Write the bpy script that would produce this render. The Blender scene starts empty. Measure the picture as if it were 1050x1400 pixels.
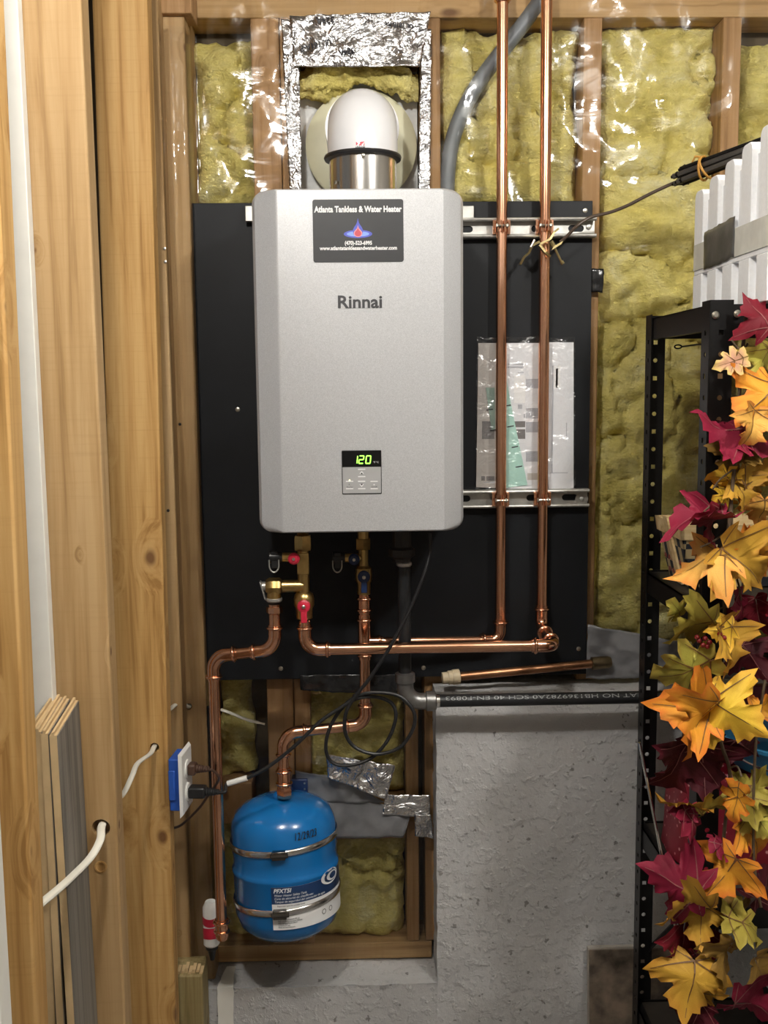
import bpy, math, random
from mathutils import Vector, Matrix, noise, Euler
random.seed(7)
R = math.radians
S = bpy.context.scene
COL = S.collection

# ---------------------------------------------------------------- camera
F = 1400.0
HC = 1.55
CAMP = Vector((0, 0, HC))
ROT = (Matrix.Rotation(R(-1.39), 3, 'Z') @ Matrix.Rotation(R(90 - 6.9), 3, 'X')
       @ Matrix.Rotation(R(-0.6), 3, 'Z'))
cam = bpy.data.objects.new('camera', bpy.data.cameras.new('camera'))
COL.objects.link(cam)
cam.matrix_world = Matrix.Translation(CAMP) @ ROT.to_4x4()
cam.data.sensor_fit = 'VERTICAL'
cam.data.sensor_height = 36.0
cam.data.lens = 36.0 * F / 1400.0
cam.data.clip_start = 0.02
S.camera = cam

def at(px, py, Y):
    """world point at depth Y seen at photo pixel px,py"""
    d = ROT @ Vector(((px - 525) / F, -(py - 700) / F, -1))
    t = (Y - CAMP.y) / d.y
    return CAMP + d * t
def zat(px, py, Y): return at(px, py, Y).z
def xat(px, py, Y): return at(px, py, Y).x

# ---------------------------------------------------------------- world, lamps, exposure
S.view_settings.view_transform = 'Standard'
S.view_settings.look = 'None'
S.view_settings.gamma = 1.0
S.view_settings.use_curve_mapping = False
S.view_settings.exposure = 0.55
W = bpy.data.worlds.new('world'); S.world = W
W.use_nodes = True
W.node_tree.nodes['Background'].inputs[0].default_value = (1.0, 0.97, 0.93, 1)
W.node_tree.nodes['Background'].inputs[1].default_value = 0.10

def lamp(name, loc, power, col, rad):
    l = bpy.data.lights.new(name, 'POINT')
    l.energy = power; l.color = col; l.shadow_soft_size = rad
    o = bpy.data.objects.new(name, l); COL.objects.link(o); o.location = loc
    return o
lamp('ceiling_bulb', (-0.20, 0.62, 2.36), 23, (1.0, 0.97, 0.92), 0.04)
lamp('ceiling_bulb', (0.78, 0.62, 2.36), 23, (1.0, 0.975, 0.93), 0.04)

# ---------------------------------------------------------------- mesh builder
class MB:
    def __init__(s): s.v = []; s.f = []; s.m = []; s.c = None
    def add(s, vs, fs, mi=0):
        n = len(s.v); s.v += [Vector(p) for p in vs]
        s.f += [tuple(n + i for i in f) for f in fs]; s.m += [mi] * len(fs)
        return s
    def box(s, a, b, mi=0):
        x0, y0, z0 = [min(p, q) for p, q in zip(a, b)]; x1, y1, z1 = [max(p, q) for p, q in zip(a, b)]
        return s.add([(x0,y0,z0),(x1,y0,z0),(x1,y1,z0),(x0,y1,z0),(x0,y0,z1),(x1,y0,z1),(x1,y1,z1),(x0,y1,z1)],
                     [(0,3,2,1),(4,5,6,7),(0,1,5,4),(1,2,6,5),(2,3,7,6),(3,0,4,7)], mi)
    def obox(s, o, u, v, w, mi=0):
        """box from corner o along three vectors"""
        o, u, v, w = Vector(o), Vector(u), Vector(v), Vector(w)
        P = [o, o+u, o+u+v, o+v, o+w, o+u+w, o+u+v+w, o+v+w]
        fs = [(0,3,2,1),(4,5,6,7),(0,1,5,4),(1,2,6,5),(2,3,7,6),(3,0,4,7)]
        if u.cross(v).dot(w) < 0: fs = [f[::-1] for f in fs]
        return s.add(P, fs, mi)
    def tube(s, path, r, n=14, caps=True, mi=0, flat=None):
        """r: number or list; flat=(a,b) scales the section"""
        P = [Vector(p) for p in path]; k = len(P)
        rs = r if isinstance(r, (list, tuple)) else [r] * k
        t0 = (P[1] - P[0]).normalized()
        ref = Vector((0, 0, 1)) if abs(t0.z) < 0.9 else Vector((0, -1, 0))
        a = t0.cross(ref).normalized(); vs = []; prev = t0
        for i in range(k):
            t = (P[min(i+1, k-1)] - P[max(i-1, 0)])
            t = t.normalized() if t.length > 1e-9 else prev
            q = prev.rotation_difference(t); a = q @ a; prev = t
            a = (a - t * a.dot(t)).normalized(); b = t.cross(a)
            fa, fb = flat if flat else (1, 1)
            for j in range(n):
                an = 2 * math.pi * j / n
                vs.append(P[i] + a * (math.cos(an) * rs[i] * fa) + b * (math.sin(an) * rs[i] * fb))
        fs = [(i*n + j, i*n + (j+1) % n, (i+1)*n + (j+1) % n, (i+1)*n + j) for i in range(k-1) for j in range(n)]
        if caps: fs += [tuple(range(n))[::-1], tuple(range((k-1)*n, k*n))]
        return s.add(vs, fs, mi)
    def lathe(s, prof, base=(0,0,0), axis=(0,0,1), n=24, mi=0):
        """prof: list of (radius, height) along axis"""
        base, ax = Vector(base), Vector(axis).normalized()
        ref = Vector((1,0,0)) if abs(ax.x) < 0.9 else Vector((0,1,0))
        a = ax.cross(ref).normalized(); b = ax.cross(a); vs = []
        for r, h in prof:
            for j in range(n):
                an = 2*math.pi*j/n
                vs.append(base + ax*h + a*(math.cos(an)*r) + b*(math.sin(an)*r))
        k = len(prof)
        fs = [(i*n+j, i*n+(j+1)%n, (i+1)*n+(j+1)%n, (i+1)*n+j) for i in range(k-1) for j in range(n)]
        fs += [tuple(range(n))[::-1], tuple(range((k-1)*n, k*n))]
        return s.add(vs, fs, mi)
    def prism(s, poly, y0, y1, mi=0):
        """poly of (x,z), extruded in y (y0 is the near side)"""
        n = len(poly)
        vs = [(x, y0, z) for x, z in poly] + [(x, y1, z) for x, z in poly]
        fs = [tuple(range(n)), tuple(range(n, 2*n))[::-1]]
        fs += [(i, i+n, (i+1) % n + n, (i+1) % n) for i in range(n)]
        return s.add(vs, fs, mi)
    def grid(s, nu, nv, fn, keep=None, mi=0):
        vs = [fn(i/nu, j/nv) for j in range(nv+1) for i in range(nu+1)]
        fs = []
        for j in range(nv):
            for i in range(nu):
                if keep is None or keep((i+.5)/nu, (j+.5)/nv):
                    q = j*(nu+1)+i; fs.append((q, q+1, q+nu+2, q+nu+1))
        return s.add(vs, fs, mi)
    def ball(s, c, r, n=12, m=8, mi=0):
        return s.lathe([(max(1e-5, math.sin(math.pi*i/m))*r, -math.cos(math.pi*i/m)*r) for i in range(m+1)], c, (0,0,1), n, mi)
    def center(s):
        xs = [p.x for p in s.v]; ys = [p.y for p in s.v]; zs = [p.z for p in s.v]
        return Vector(((min(xs)+max(xs))/2, (min(ys)+max(ys))/2, min(zs)))

WORLD_O = {}
def obj(name, mb, mats, parent=None, smooth=35, local=False, label=None, bevel=0, kind=None):
    me = bpy.data.meshes.new(name)
    if parent is not None: o0 = Vector((0,0,0)) if local else WORLD_O[parent.name]
    else: o0 = mb.center()
    me.from_pydata([tuple(p - o0) for p in mb.v], [], mb.f)
    for m in (mats if isinstance(mats, (list, tuple)) else [mats]): me.materials.append(m)
    for p, mi in zip(me.polygons, mb.m): p.material_index = mi
    if smooth:
        for p in me.polygons: p.use_smooth = True
        me.set_sharp_from_angle(angle=R(smooth))
    me.update()
    o = bpy.data.objects.new(name, me); COL.objects.link(o)
    if parent is not None: o.parent = parent; WORLD_O[o.name] = o0
    else: o.location = o0; WORLD_O[o.name] = o0
    if bevel:
        b = o.modifiers.new('bevel', 'BEVEL'); b.width = bevel; b.segments = 2; b.limit_method = 'ANGLE'; b.angle_limit = R(40)
    if label: o['label'] = label
    if kind: o['kind'] = kind
    return o
def tag(o, label, cat, group=None, kind=None):
    o['label'] = label; o['category'] = cat
    if group: o['group'] = group
    if kind: o['kind'] = kind
    return o
def thing(name, loc, label, cat, group=None, kind=None, rot=None):
    o = bpy.data.objects.new(name, None); COL.objects.link(o)
    o.location = loc; o.empty_display_size = 0.05
    if rot: o.rotation_euler = rot
    WORLD_O[o.name] = Vector(loc)
    return tag(o, label, cat, group, kind)

def smooth_path(P, k=8):
    P = [Vector(p) for p in P]; out = []
    for i in range(len(P)-1):
        p0, p1, p2, p3 = P[max(i-1,0)], P[i], P[i+1], P[min(i+2, len(P)-1)]
        for j in range(k):
            t = j/k
            out.append(0.5*((2*p1)+(p2-p0)*t+(2*p0-5*p1+4*p2-p3)*t*t+(3*p1-p0-3*p2+p3)*t**3))
    return out + [P[-1]]
def arc_corner(p, d_in, d_out, r, k=8):
    """rounded corner at p: comes in along d_in, leaves along d_out"""
    p, a, b = Vector(p), Vector(d_in).normalized(), Vector(d_out).normalized()
    s0, s1 = p - a*r, p + b*r
    c = s0 + b*r; out = []
    for i in range(k+1):
        t = math.pi/2*i/k
        out.append(c - b*(r*math.cos(t)) + a*(r*math.sin(t)))
    return out
def text_mesh(body, size, bold=0.0, shear=0.0, extrude=0.0004, align='CENTER', space=1.0):
    cu = bpy.data.curves.new('t', 'FONT'); cu.body = body; cu.size = size
    cu.align_x = align; cu.align_y = 'CENTER'; cu.extrude = extrude; cu.offset = bold; cu.shear = shear
    cu.space_character = space; cu.resolution_u = 3
    o = bpy.data.objects.new('t', cu); COL.objects.link(o)
    bpy.context.view_layer.update()
    me = bpy.data.meshes.new_from_object(o.evaluated_get(bpy.context.evaluated_depsgraph_get()))
    vs = [v.co.copy() for v in me.vertices]; fs = [tuple(p.vertices) for p in me.polygons]
    bpy.data.objects.remove(o); bpy.data.curves.remove(cu); bpy.data.meshes.remove(me)
    return vs, fs
def text(mb, body, size, pos, width=None, fn=None, mi=0, rot=0, **kw):
    """adds flat lettering facing -Y centred at pos; fn maps (x,z,depth)->point"""
    vs, fs = text_mesh(body, size, **kw)
    if width:
        w = max(v.x for v in vs) - min(v.x for v in vs); k = width / w
        for v in vs: v.x *= k
    if rot:
        m = Matrix.Rotation(rot, 3, 'Z')
        vs = [m @ v for v in vs]
    pos = Vector(pos) if pos is not None else Vector()
    if fn: P = [fn(v.x, v.y, v.z) for v in vs]
    else: P = [pos + Vector((v.x, -v.z, v.y)) for v in vs]
    return mb.add(P, fs, mi)

# ---------------------------------------------------------------- materials
MATS = {}
class NT:
    def __init__(s, name):
        m = bpy.data.materials.new(name); m.use_nodes = True
        s.m = m; s.t = m.node_tree; s.n = s.t.nodes; s.b = s.n['Principled BSDF']; s.out = s.n['Material Output']
        MATS[name] = m
    def node(s, t, **kw):
        n = s.n.new(t)
        for k, v in kw.items(): setattr(n, k, v)
        return n
    def link(s, a, b): s.t.links.new(a, b)
    def setv(s, sock, v):
        if hasattr(v, 'is_linked') or hasattr(v, 'node'): s.link(v, sock)
        else: sock.default_value = v
    def coord(s, scale=(1,1,1), rnd=True, kind='Object'):
        tc = s.node('ShaderNodeTexCoord'); mp = s.node('ShaderNodeMapping')
        s.link(tc.outputs[kind], mp.inputs[0]); mp.inputs['Scale'].default_value = scale
        if rnd:
            oi = s.node('ShaderNodeObjectInfo'); mul = s.node('ShaderNodeMath', operation='MULTIPLY'); mul.inputs[1].default_value = 37.0
            s.link(oi.outputs['Random'], mul.inputs[0]); s.link(mul.outputs[0], mp.inputs['Location'])
        return mp.outputs[0]
    def noise(s, vec, scale, detail=4, rough=0.55, dist=0.0):
        n = s.node('ShaderNodeTexNoise'); s.link(vec, n.inputs['Vector'])
        n.inputs['Scale'].default_value = scale; n.inputs['Detail'].default_value = detail
        n.inputs['Roughness'].default_value = rough; n.inputs['Distortion'].default_value = dist
        return n.outputs['Fac']
    def voro(s, vec, scale, feature='F1'):
        n = s.node('ShaderNodeTexVoronoi', feature=feature); s.link(vec, n.inputs['Vector']); n.inputs['Scale'].default_value = scale
        return n.outputs['Distance']
    def ramp(s, fac, stops, interp='LINEAR'):
        n = s.node('ShaderNodeValToRGB'); s.link(fac, n.inputs[0]); cr = n.color_ramp; cr.interpolation = interp
        while len(cr.elements) < len(stops): cr.elements.new(0.5)
        for e, (p, c) in zip(cr.elements, stops):
            e.position = p; e.color = (c, c, c, 1) if isinstance(c, (int, float)) else (*c, 1)
        return n.outputs[0]
    def math(s, op, a, b=0.0):
        n = s.node('ShaderNodeMath', operation=op); s.setv(n.inputs[0], a); s.setv(n.inputs[1], b); return n.outputs[0]
    def mix(s, fac, a, b, mode='MIX'):
        n = s.node('ShaderNodeMix', data_type='RGBA', blend_type=mode)
        for sock, v in ((n.inputs[0], fac), (n.inputs[6], a), (n.inputs[7], b)):
            if hasattr(v, 'node'): s.link(v, sock)
            elif isinstance(v, (int, float)): sock.default_value = v
            else: sock.default_value = (*v, 1)
        return n.outputs[2]
    def bump(s, h, strength=0.4, dist=0.002, normal=None):
        n = s.node('ShaderNodeBump'); s.link(h, n.inputs['Height']); n.inputs['Strength'].default_value = strength; n.inputs['Distance'].default_value = dist
        if normal is not None: s.link(normal, n.inputs['Normal'])
        s.link(n.outputs[0], s.b.inputs['Normal']); return n.outputs[0]
    def base(s, c, rough=0.5, metal=0.0, spec=0.5, coat=0.0):
        b = s.b
        if hasattr(c, 'node'): s.link(c, b.inputs['Base Color'])
        else: b.inputs['Base Color'].default_value = (*c, 1)
        if hasattr(rough, 'node'): s.link(rough, b.inputs['Roughness'])
        else: b.inputs['Roughness'].default_value = rough
        b.inputs['Metallic'].default_value = metal; b.inputs['Specular IOR Level'].default_value = spec
        b.inputs['Coat Weight'].default_value = coat
        return s.m

def simple(name, c, rough=0.5, metal=0.0, var=0.12, vs=25.0, bump=0.0, bs=120.0, spec=0.5, coat=0.0):
    t = NT(name); v = t.coord()
    f = t.noise(v, vs, 4)
    lo = tuple(x*(1-var) for x in c); hi = tuple(min(1, x*(1+var)) for x in c)
    t.base(t.ramp(f, [(0.3, lo), (0.7, hi)]), rough, metal, spec, coat)
    if bump: t.bump(t.noise(v, bs, 3), bump, 0.001)
    return t.m
def wood(name, dark, mid, light, grain=(60, 60, 2.2), knots=0.10, rough=0.62, knot_scale=(9, 9, 5.0)):
    t = NT(name)
    kv = t.coord((1, 1, 1)); sp = t.node('ShaderNodeSeparateXYZ'); t.link(kv, sp.inputs[0]); cb = t.node('ShaderNodeCombineXYZ')
    flat = grain[2] > grain[0]
    t.link(t.math('MULTIPLY', t.math('ADD', sp.outputs[0], 0.0 if flat else sp.outputs[1]), knot_scale[0]), cb.inputs[0])
    t.link(t.math('MULTIPLY', t.math('ADD', sp.outputs[2], sp.outputs[1] if flat else 0.0), knot_scale[2]), cb.inputs[1])
    wv = t.node('ShaderNodeVectorMath', operation='ADD'); nv = t.node('ShaderNodeTexNoise'); nv.inputs['Scale'].default_value = 14; t.link(kv, nv.inputs['Vector'])
    wm = t.node('ShaderNodeVectorMath', operation='SCALE'); wm.inputs['Scale'].default_value = 0.12; t.link(nv.outputs['Color'], wm.inputs[0])
    t.link(cb.outputs[0], wv.inputs[0]); t.link(wm.outputs[0], wv.inputs[1])
    vn = t.node('ShaderNodeTexVoronoi', voronoi_dimensions='2D'); t.link(wv.outputs[0], vn.inputs['Vector']); vn.inputs['Scale'].default_value = 1.0
    vsep = t.node('ShaderNodeSeparateColor'); t.link(vn.outputs['Color'], vsep.inputs[0])
    d = t.math('ADD', vn.outputs['Distance'], t.ramp(vsep.outputs[0], [(0.30, 0.0), (0.60, 0.06), (0.78, 0.075), (0.80, 1.0)]))
    k = t.ramp(d, [(knots*0.45, 1.0), (knots, 0.0)])
    halo = t.ramp(d, [(0.0, 1.0), (knots*3.4, 0.0)])
    gv = t.coord(grain)
    off = t.node('ShaderNodeVectorMath', operation='MULTIPLY_ADD')
    comb = t.node('ShaderNodeCombineXYZ'); t.link(halo, comb.inputs[0]); t.link(halo, comb.inputs[1]); t.link(halo, comb.inputs[2])
    t.link(comb.outputs[0], off.inputs[0]); off.inputs[1].default_value = (2.2, 2.2, 0.3); t.link(gv, off.inputs[2])
    g = t.noise(off.outputs[0], 1.0, 5, 0.6, 0.4)
    g2 = t.noise(t.coord((grain[0]*.08, grain[1]*.08, grain[2]*.35)), 1.0, 3)
    saw = t.noise(t.coord((6, 6, 220) if grain[2] < grain[0] else (220, 6, 6)), 1.0, 2)
    c = t.ramp(g, [(0.36, dark), (0.46, mid), (0.60, light)])
    c = t.mix(t.ramp(g2, [(0.35, 0.0), (0.7, 0.6)]), c, tuple(0.75*x for x in mid), 'MIX')
    c = t.mix(t.ramp(saw, [(0.55, 0.0), (0.75, 0.18)]), c, dark, 'MIX')
    c = t.mix(t.math('MULTIPLY', halo, 0.35), c, dark, 'MIX')
    c = t.mix(t.math('MULTIPLY', k, 0.85), c, (0.13, 0.055, 0.02), 'MIX')
    t.base(c, rough, 0, 0.3)
    t.bump(t.math('ADD', g, t.math('MULTIPLY', saw, 0.4)), 0.25, 0.0008)
    return t.m

STUD = wood('stud_wood', (0.34, 0.175, 0.052), (0.50, 0.285, 0.095), (0.60, 0.375, 0.15))
STUD_PALE = wood('pale_stud_wood', (0.31, 0.185, 0.075), (0.42, 0.262, 0.115), (0.50, 0.335, 0.165), knots=0.045)
STUD_BACK = wood('framing_wood', (0.26, 0.14, 0.055), (0.38, 0.215, 0.09), (0.48, 0.29, 0.14), knots=0.07)
STUD_H = wood('framing_wood_flat', (0.34, 0.20, 0.08), (0.48, 0.30, 0.13), (0.58, 0.38, 0.18), grain=(2.2, 60, 60), knot_scale=(4, 9, 9))
POST_W = wood('treated_wood', (0.16, 0.12, 0.05), (0.27, 0.20, 0.085), (0.36, 0.29, 0.14), knots=0.13)
PLANK_FACE = wood('grey_laminate', (0.11, 0.095, 0.08), (0.19, 0.168, 0.142), (0.27, 0.24, 0.20), knots=0.0)
PLANK_CORE = simple('laminate_core', (0.56, 0.40, 0.21), 0.7)
WHITE_PAINT = simple('white_paint', (0.78, 0.76, 0.70), 0.5, var=0.04)
COPPER = NT('copper')
_v = COPPER.coord()
_f = COPPER.noise(_v, 9, 3)
COPPER.base(COPPER.ramp(_f, [(0.25, (0.72, 0.36, 0.21)), (0.55, (0.80, 0.43, 0.27)), (0.8, (0.85, 0.49, 0.33))]),
            COPPER.ramp(COPPER.noise(_v, 9, 3), [(0.3, 0.16), (0.75, 0.26)]), 1.0)
COPPER = COPPER.m
COPPER_FIT = simple('copper_fitting', (0.82, 0.43, 0.27), 0.17, 1.0, 0.15, 30)
COPPER_OLD = simple('old_copper', (0.38, 0.19, 0.10), 0.38, 1.0, 0.35, 22)
BRASS = simple('brass', (0.50, 0.34, 0.13), 0.30, 1.0, 0.2, 40)
IRON = simple('black_iron_pipe', (0.014, 0.015, 0.017), 0.42, 0.0, 0.2, 30, 0.15)
CASTGREY = simple('grey_malleable_iron', (0.26, 0.255, 0.25), 0.36, 0.85, 0.15, 60, 0.3, 260)
GALV = simple('galvanized_steel', (0.50, 0.49, 0.46), 0.42, 0.8, 0.22, 35)
STEEL = simple('bright_steel', (0.72, 0.70, 0.67), 0.2, 1.0, 0.06, 12)
SCREW = simple('screw_metal', (0.55, 0.52, 0.45), 0.35, 1.0, 0.1)
BLACK_STEEL = simple('black_powder_coat', (0.006, 0.0055, 0.0055), 0.36, 0.0, 0.2, 50, 0.1, 400, spec=0.3)
BLACK_PL = simple('black_plastic', (0.014, 0.014, 0.015), 0.38)
CORD_M = simple('black_cord', (0.012, 0.012, 0.013), 0.42)
BROWN_PL = simple('brown_plastic', (0.07, 0.035, 0.022), 0.45)
BOARD_M = simple('black_painted_board', (0.0085, 0.0095, 0.0115), 0.5, 0, 0.25, 8, 0.15, 90, spec=0.25)
WHITE_PL = simple('white_plastic', (0.80, 0.79, 0.76), 0.35, var=0.03)
WHITE_EN = simple('white_enamel', (0.80, 0.80, 0.82), 0.22, var=0.02, coat=0.3)
CREAM_PL = simple('cream_plastic', (0.62, 0.60, 0.42), 0.45, var=0.06)
BLUE_PL = simple('blue_box_plastic', (0.02, 0.09, 0.42), 0.5)
CABLE_W = simple('white_cable', (0.74, 0.71, 0.62), 0.45, var=0.05)
RED_EN = simple('red_enamel', (0.55, 0.02, 0.05), 0.35)
NAVY_EN = simple('navy_enamel', (0.012, 0.03, 0.10), 0.35)
BLUE_TANK = simple('blue_tank_paint', (0.008, 0.16, 0.46), 0.2, var=0.06, vs=6, coat=0.25)
NAVY_INK = simple('navy_label', (0.012, 0.04, 0.12), 0.35)
WHITE_INK = simple('white_print', (0.85, 0.85, 0.85), 0.5, var=0.02)
BLACK_INK = simple('black_print', (0.015, 0.015, 0.02), 0.5)
GREY_INK = simple('grey_print', (0.05, 0.05, 0.055), 0.5)
STICKER = simple('charcoal_sticker', (0.034, 0.035, 0.038), 0.42, var=0.08)
BEIGE_PL = simple('beige_plastic', (0.55, 0.45, 0.30), 0.5)
PAPER = simple('white_paper', (0.76, 0.77, 0.80), 0.6, var=0.03)
PAPER_G = simple('grey_paper', (0.50, 0.47, 0.44), 0.6, var=0.05)
MINT = simple('mint_paper', (0.42, 0.68, 0.60), 0.6, var=0.03)
GREYBAND = simple('grey_band_print', (0.42, 0.43, 0.47), 0.6)
GREY_DK = simple('dark_grey_print', (0.20, 0.19, 0.19), 0.6)
FOAM = simple('styrofoam', (0.92, 0.93, 0.95), 0.75, var=0.03, vs=200, bump=0.3, bs=350)
DUCT = simple('duct_tape', (0.13, 0.13, 0.125), 0.32, 0.4, 0.3, 14, 0.6, 60)
GREY_CONDUIT = simple('grey_conduit', (0.17, 0.185, 0.20), 0.45)
WRINKLE_GREY = simple('grey_poly_sheet', (0.20, 0.20, 0.21), 0.28, 0, 0.3, 10, 0.7, 18)
BLACK_FILM = simple('black_film', (0.012, 0.012, 0.013), 0.2, 0, 0.2, 10, 1.0, 35)
CLAMP_BR = simple('yellow_brass_clamp', (0.62, 0.50, 0.24), 0.28, 1.0, 0.2, 60)
WIRE_BR = simple('brown_wire_jacket', (0.075, 0.05, 0.035), 0.4)
ORANGE_TIE = simple('orange_ribbon', (0.55, 0.27, 0.05), 0.55)
TILE_M = simple('brown_stone_tile', (0.15, 0.115, 0.085), 0.45, 0, 0.75, 24, 0.4, 40)
TILE_EDGE = simple('tile_edge', (0.34, 0.31, 0.27), 0.6)

def emission(name, c, k):
    t = NT(name); t.base((0, 0, 0), 0.4)
    t.b.inputs['Emission Color'].default_value = (*c, 1); t.b.inputs['Emission Strength'].default_value = k
    return t.m
LED = emission('green_led', (0.30, 1.0, 0.08), 2.2)
LEDW = emission('amber_led', (1.0, 0.95, 0.55), 1.6)

t = NT('silver_paint'); v = t.coord(rnd=False)
t.base(t.ramp(t.noise(v, 900, 2), [(0.3, (0.48, 0.485, 0.50)), (0.7, (0.64, 0.645, 0.66))]), 0.42, 0.35, 0.5)
t.bump(t.noise(v, 1200, 1), 0.05, 0.0004); SILVER = t.m
PANEL_M = simple('panel_silver', (0.46, 0.46, 0.465), 0.45, 0.3, 0.03)

t = NT('fibreglass'); v = t.coord((1, 1, 1))
a = t.noise(v, 9, 6, 0.65, 0.8); b = t.noise(t.coord((14, 14, 34)), 3.0, 5, 0.7, 1.2)
c = t.ramp(a, [(0.28, (0.56, 0.46, 0.11)), (0.42, (0.82, 0.70, 0.22)), (0.56, (0.91, 0.80, 0.32)), (0.72, (0.91, 0.86, 0.55))])
c = t.mix(t.ramp(b, [(0.35, 0.35), (0.6, 0.0)]), c, (0.70, 0.58, 0.19))
t.base(c, 0.95, 0, 0.1); t.bump(t.math('ADD', b, t.noise(v, 130, 4, 0.7)), 1.0, 0.007)
t.b.inputs['Subsurface Weight'].default_value = 0.0
FIBRE = t.m

# clear vapour barrier film: mostly see-through, glossy where it creases
t = NT('clear_film'); v = t.coord(rnd=False)
tr = t.node('ShaderNodeBsdfTransparent'); tr.inputs[0].default_value = (0.97, 0.97, 0.96, 1)
gl = t.node('ShaderNodeBsdfGlossy'); gl.inputs['Roughness'].default_value = 0.07
lw = t.node('ShaderNodeFresnel'); lw.inputs['IOR'].default_value = 1.45
bm = t.node('ShaderNodeBump'); bm.inputs['Strength'].default_value = 0.16; bm.inputs['Distance'].default_value = 0.010
h = t.noise(t.coord((5, 5, 11), rnd=False), 1.0, 3, 0.5, 1.6)
t.link(h, bm.inputs['Height']); t.link(bm.outputs[0], gl.inputs['Normal']); t.link(bm.outputs[0], lw.inputs['Normal'])
fac = t.math('ADD', t.math('MULTIPLY', lw.outputs[0], 0.65), 0.012)
mx = t.node('ShaderNodeMixShader'); t.link(fac, mx.inputs[0]); t.link(tr.outputs[0], mx.inputs[1]); t.link(gl.outputs[0], mx.inputs[2])
t.link(mx.outputs[0], t.out.inputs['Surface']); FILM = t.m

t = NT('pouch_film'); v = t.coord(rnd=False)
tr = t.node('ShaderNodeBsdfTransparent'); gl = t.node('ShaderNodeBsdfGlossy'); gl.inputs['Roughness'].default_value = 0.15
bm = t.node('ShaderNodeBump'); bm.inputs['Strength'].default_value = 1.0; bm.inputs['Distance'].default_value = 0.01
t.link(t.noise(v, 30, 3, 0.5, 1.0), bm.inputs['Height']); t.link(bm.outputs[0], gl.inputs['Normal'])
mx = t.node('ShaderNodeMixShader'); mx.inputs[0].default_value = 0.09; t.link(tr.outputs[0], mx.inputs[1]); t.link(gl.outputs[0], mx.inputs[2])
t.link(mx.outputs[0], t.out.inputs['Surface']); POUCH = t.m

t = NT('crinkled_foil'); v = t.coord()
h = t.math('ADD', t.math('MULTIPLY', t.voro(v, 24), 0.6), t.noise(v, 26, 4, 0.55, 1.5))
t.base(t.ramp(t.noise(v, 25, 3), [(0.3, (0.55, 0.55, 0.57)), (0.7, (0.78, 0.78, 0.79))]), 0.2, 1.0); t.bump(h, 1.0, 0.010); FOIL = t.m

t = NT('painted_concrete'); v = t.coord(rnd=False)
big = t.noise(v, 3.5, 5, 0.6); pit = t.voro(v, 26); fine = t.noise(v, 90, 5, 0.65)
spots = t.ramp(t.noise(v, 60, 2), [(0.68, 0.0), (0.72, 1.0)])
c = t.ramp(big, [(0.3, (0.44, 0.435, 0.43)), (0.7, (0.57, 0.565, 0.565))])
c = t.mix(t.math('MULTIPLY', spots, 0.75), c, (0.13, 0.12, 0.11))
t.base(c, 0.62, 0, 0.35)
n1 = t.bump(t.math('ADD', t.math('MULTIPLY', fine, 0.7), t.ramp(t.noise(v, 55, 4, 0.6), [(0.50, 0.0), (0.70, 0.9)])), 0.5, 0.005); CONC = t.m
FOAM_OLD = simple('white_foam_wall', (0.84, 0.85, 0.84), 0.8, 0, 0.15, 30, 0.8, 60)
OSB = simple('sheathing_board', (0.10, 0.075, 0.045), 0.8, 0, 0.3, 20)
ROOM_W = simple('room_wall_paint', (0.62, 0.58, 0.52), 0.8, var=0.04)
FLOOR_M = simple('floor_concrete', (0.22, 0.21, 0.20), 0.7, var=0.15, vs=4)

# ================================================================ structure
def hid(x, y, z, s): return noise.fractal(Vector((x, y, z)) * s, 1.0, 2.0, 4, noise_basis='PERLIN_ORIGINAL')

mb = MB().box((-2.2, -2.4, -0.06), (2.4, 2.2, 0.0))
tag(obj('floor', mb, FLOOR_M), 'bare grey concrete basement floor under the shelf unit', 'floor', kind='structure')
mb = MB().box((-2.2, -2.4, 2.46), (2.4, 2.2, 2.52))
tag(obj('ceiling', mb, WHITE_PAINT), 'pale ceiling above the framed utility corner', 'ceiling', kind='structure')
mb = MB().box((-2.2, -2.46, 0), (2.4, -2.40, 2.46))
tag(obj('wall_front', mb, ROOM_W), 'plain painted wall across the room from the heater', 'wall', kind='structure')
mb = MB().box((2.34, -2.4, 0), (2.40, 2.2, 2.46))
tag(obj('wall_right', mb, ROOM_W), 'plain painted wall beyond the shelf unit', 'wall', kind='structure')

# foundation: tall part on the right, low sill under the recess
YC = 1.91
XC = xat(597, 1150, YC)
ZT = zat(700, 934, 1.99)
ZS = zat(430, 1316, 1.995)
def conc_panel(mb, x0, x1, z0, z1, n=0.012):
    nx, nz = int((x1-x0)/n), int((z1-z0)/n)
    def fn(u, w):
        x = x0 + (x1-x0)*u; z = z0 + (z1-z0)*w
        e = 0.0 if 0 < u < 1 and 0 < w < 1 else 1.0
        return (x + (0.002*hid(1, 3, z, 22) if u == 0 else 0), YC + 0.0022*hid(x, 5, z, 9) + 0.0012*hid(x, 9, z, 40), z + (0.002*hid(x, 3, 1, 18) if w == 1 else 0))
    mb.grid(nx, nz, fn)
mb = MB(); conc_panel(mb, XC, 1.25, 0.0, ZT)
def top(u, w):
    x = XC + (1.25-XC)*u; y = YC + (2.1-YC)*w
    return (x, y, ZT + 0.0025*hid(x, y, 2, 20))
mb.grid(100, 14, top)
mb.grid(14, 90, lambda u, w: (XC + 0.0025*hid(3, u*3, w*9, 4), 2.1 - (2.1-YC)*u, ZT*w))
fd = obj('wall_foundation', mb, CONC, smooth=60)
tag(fd, 'grey painted concrete foundation wall with a pitted rough face', 'wall', kind='structure')
mb = MB(); XL = -0.75
conc_panel(mb, XL, XC, 0.0, ZS)
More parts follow.
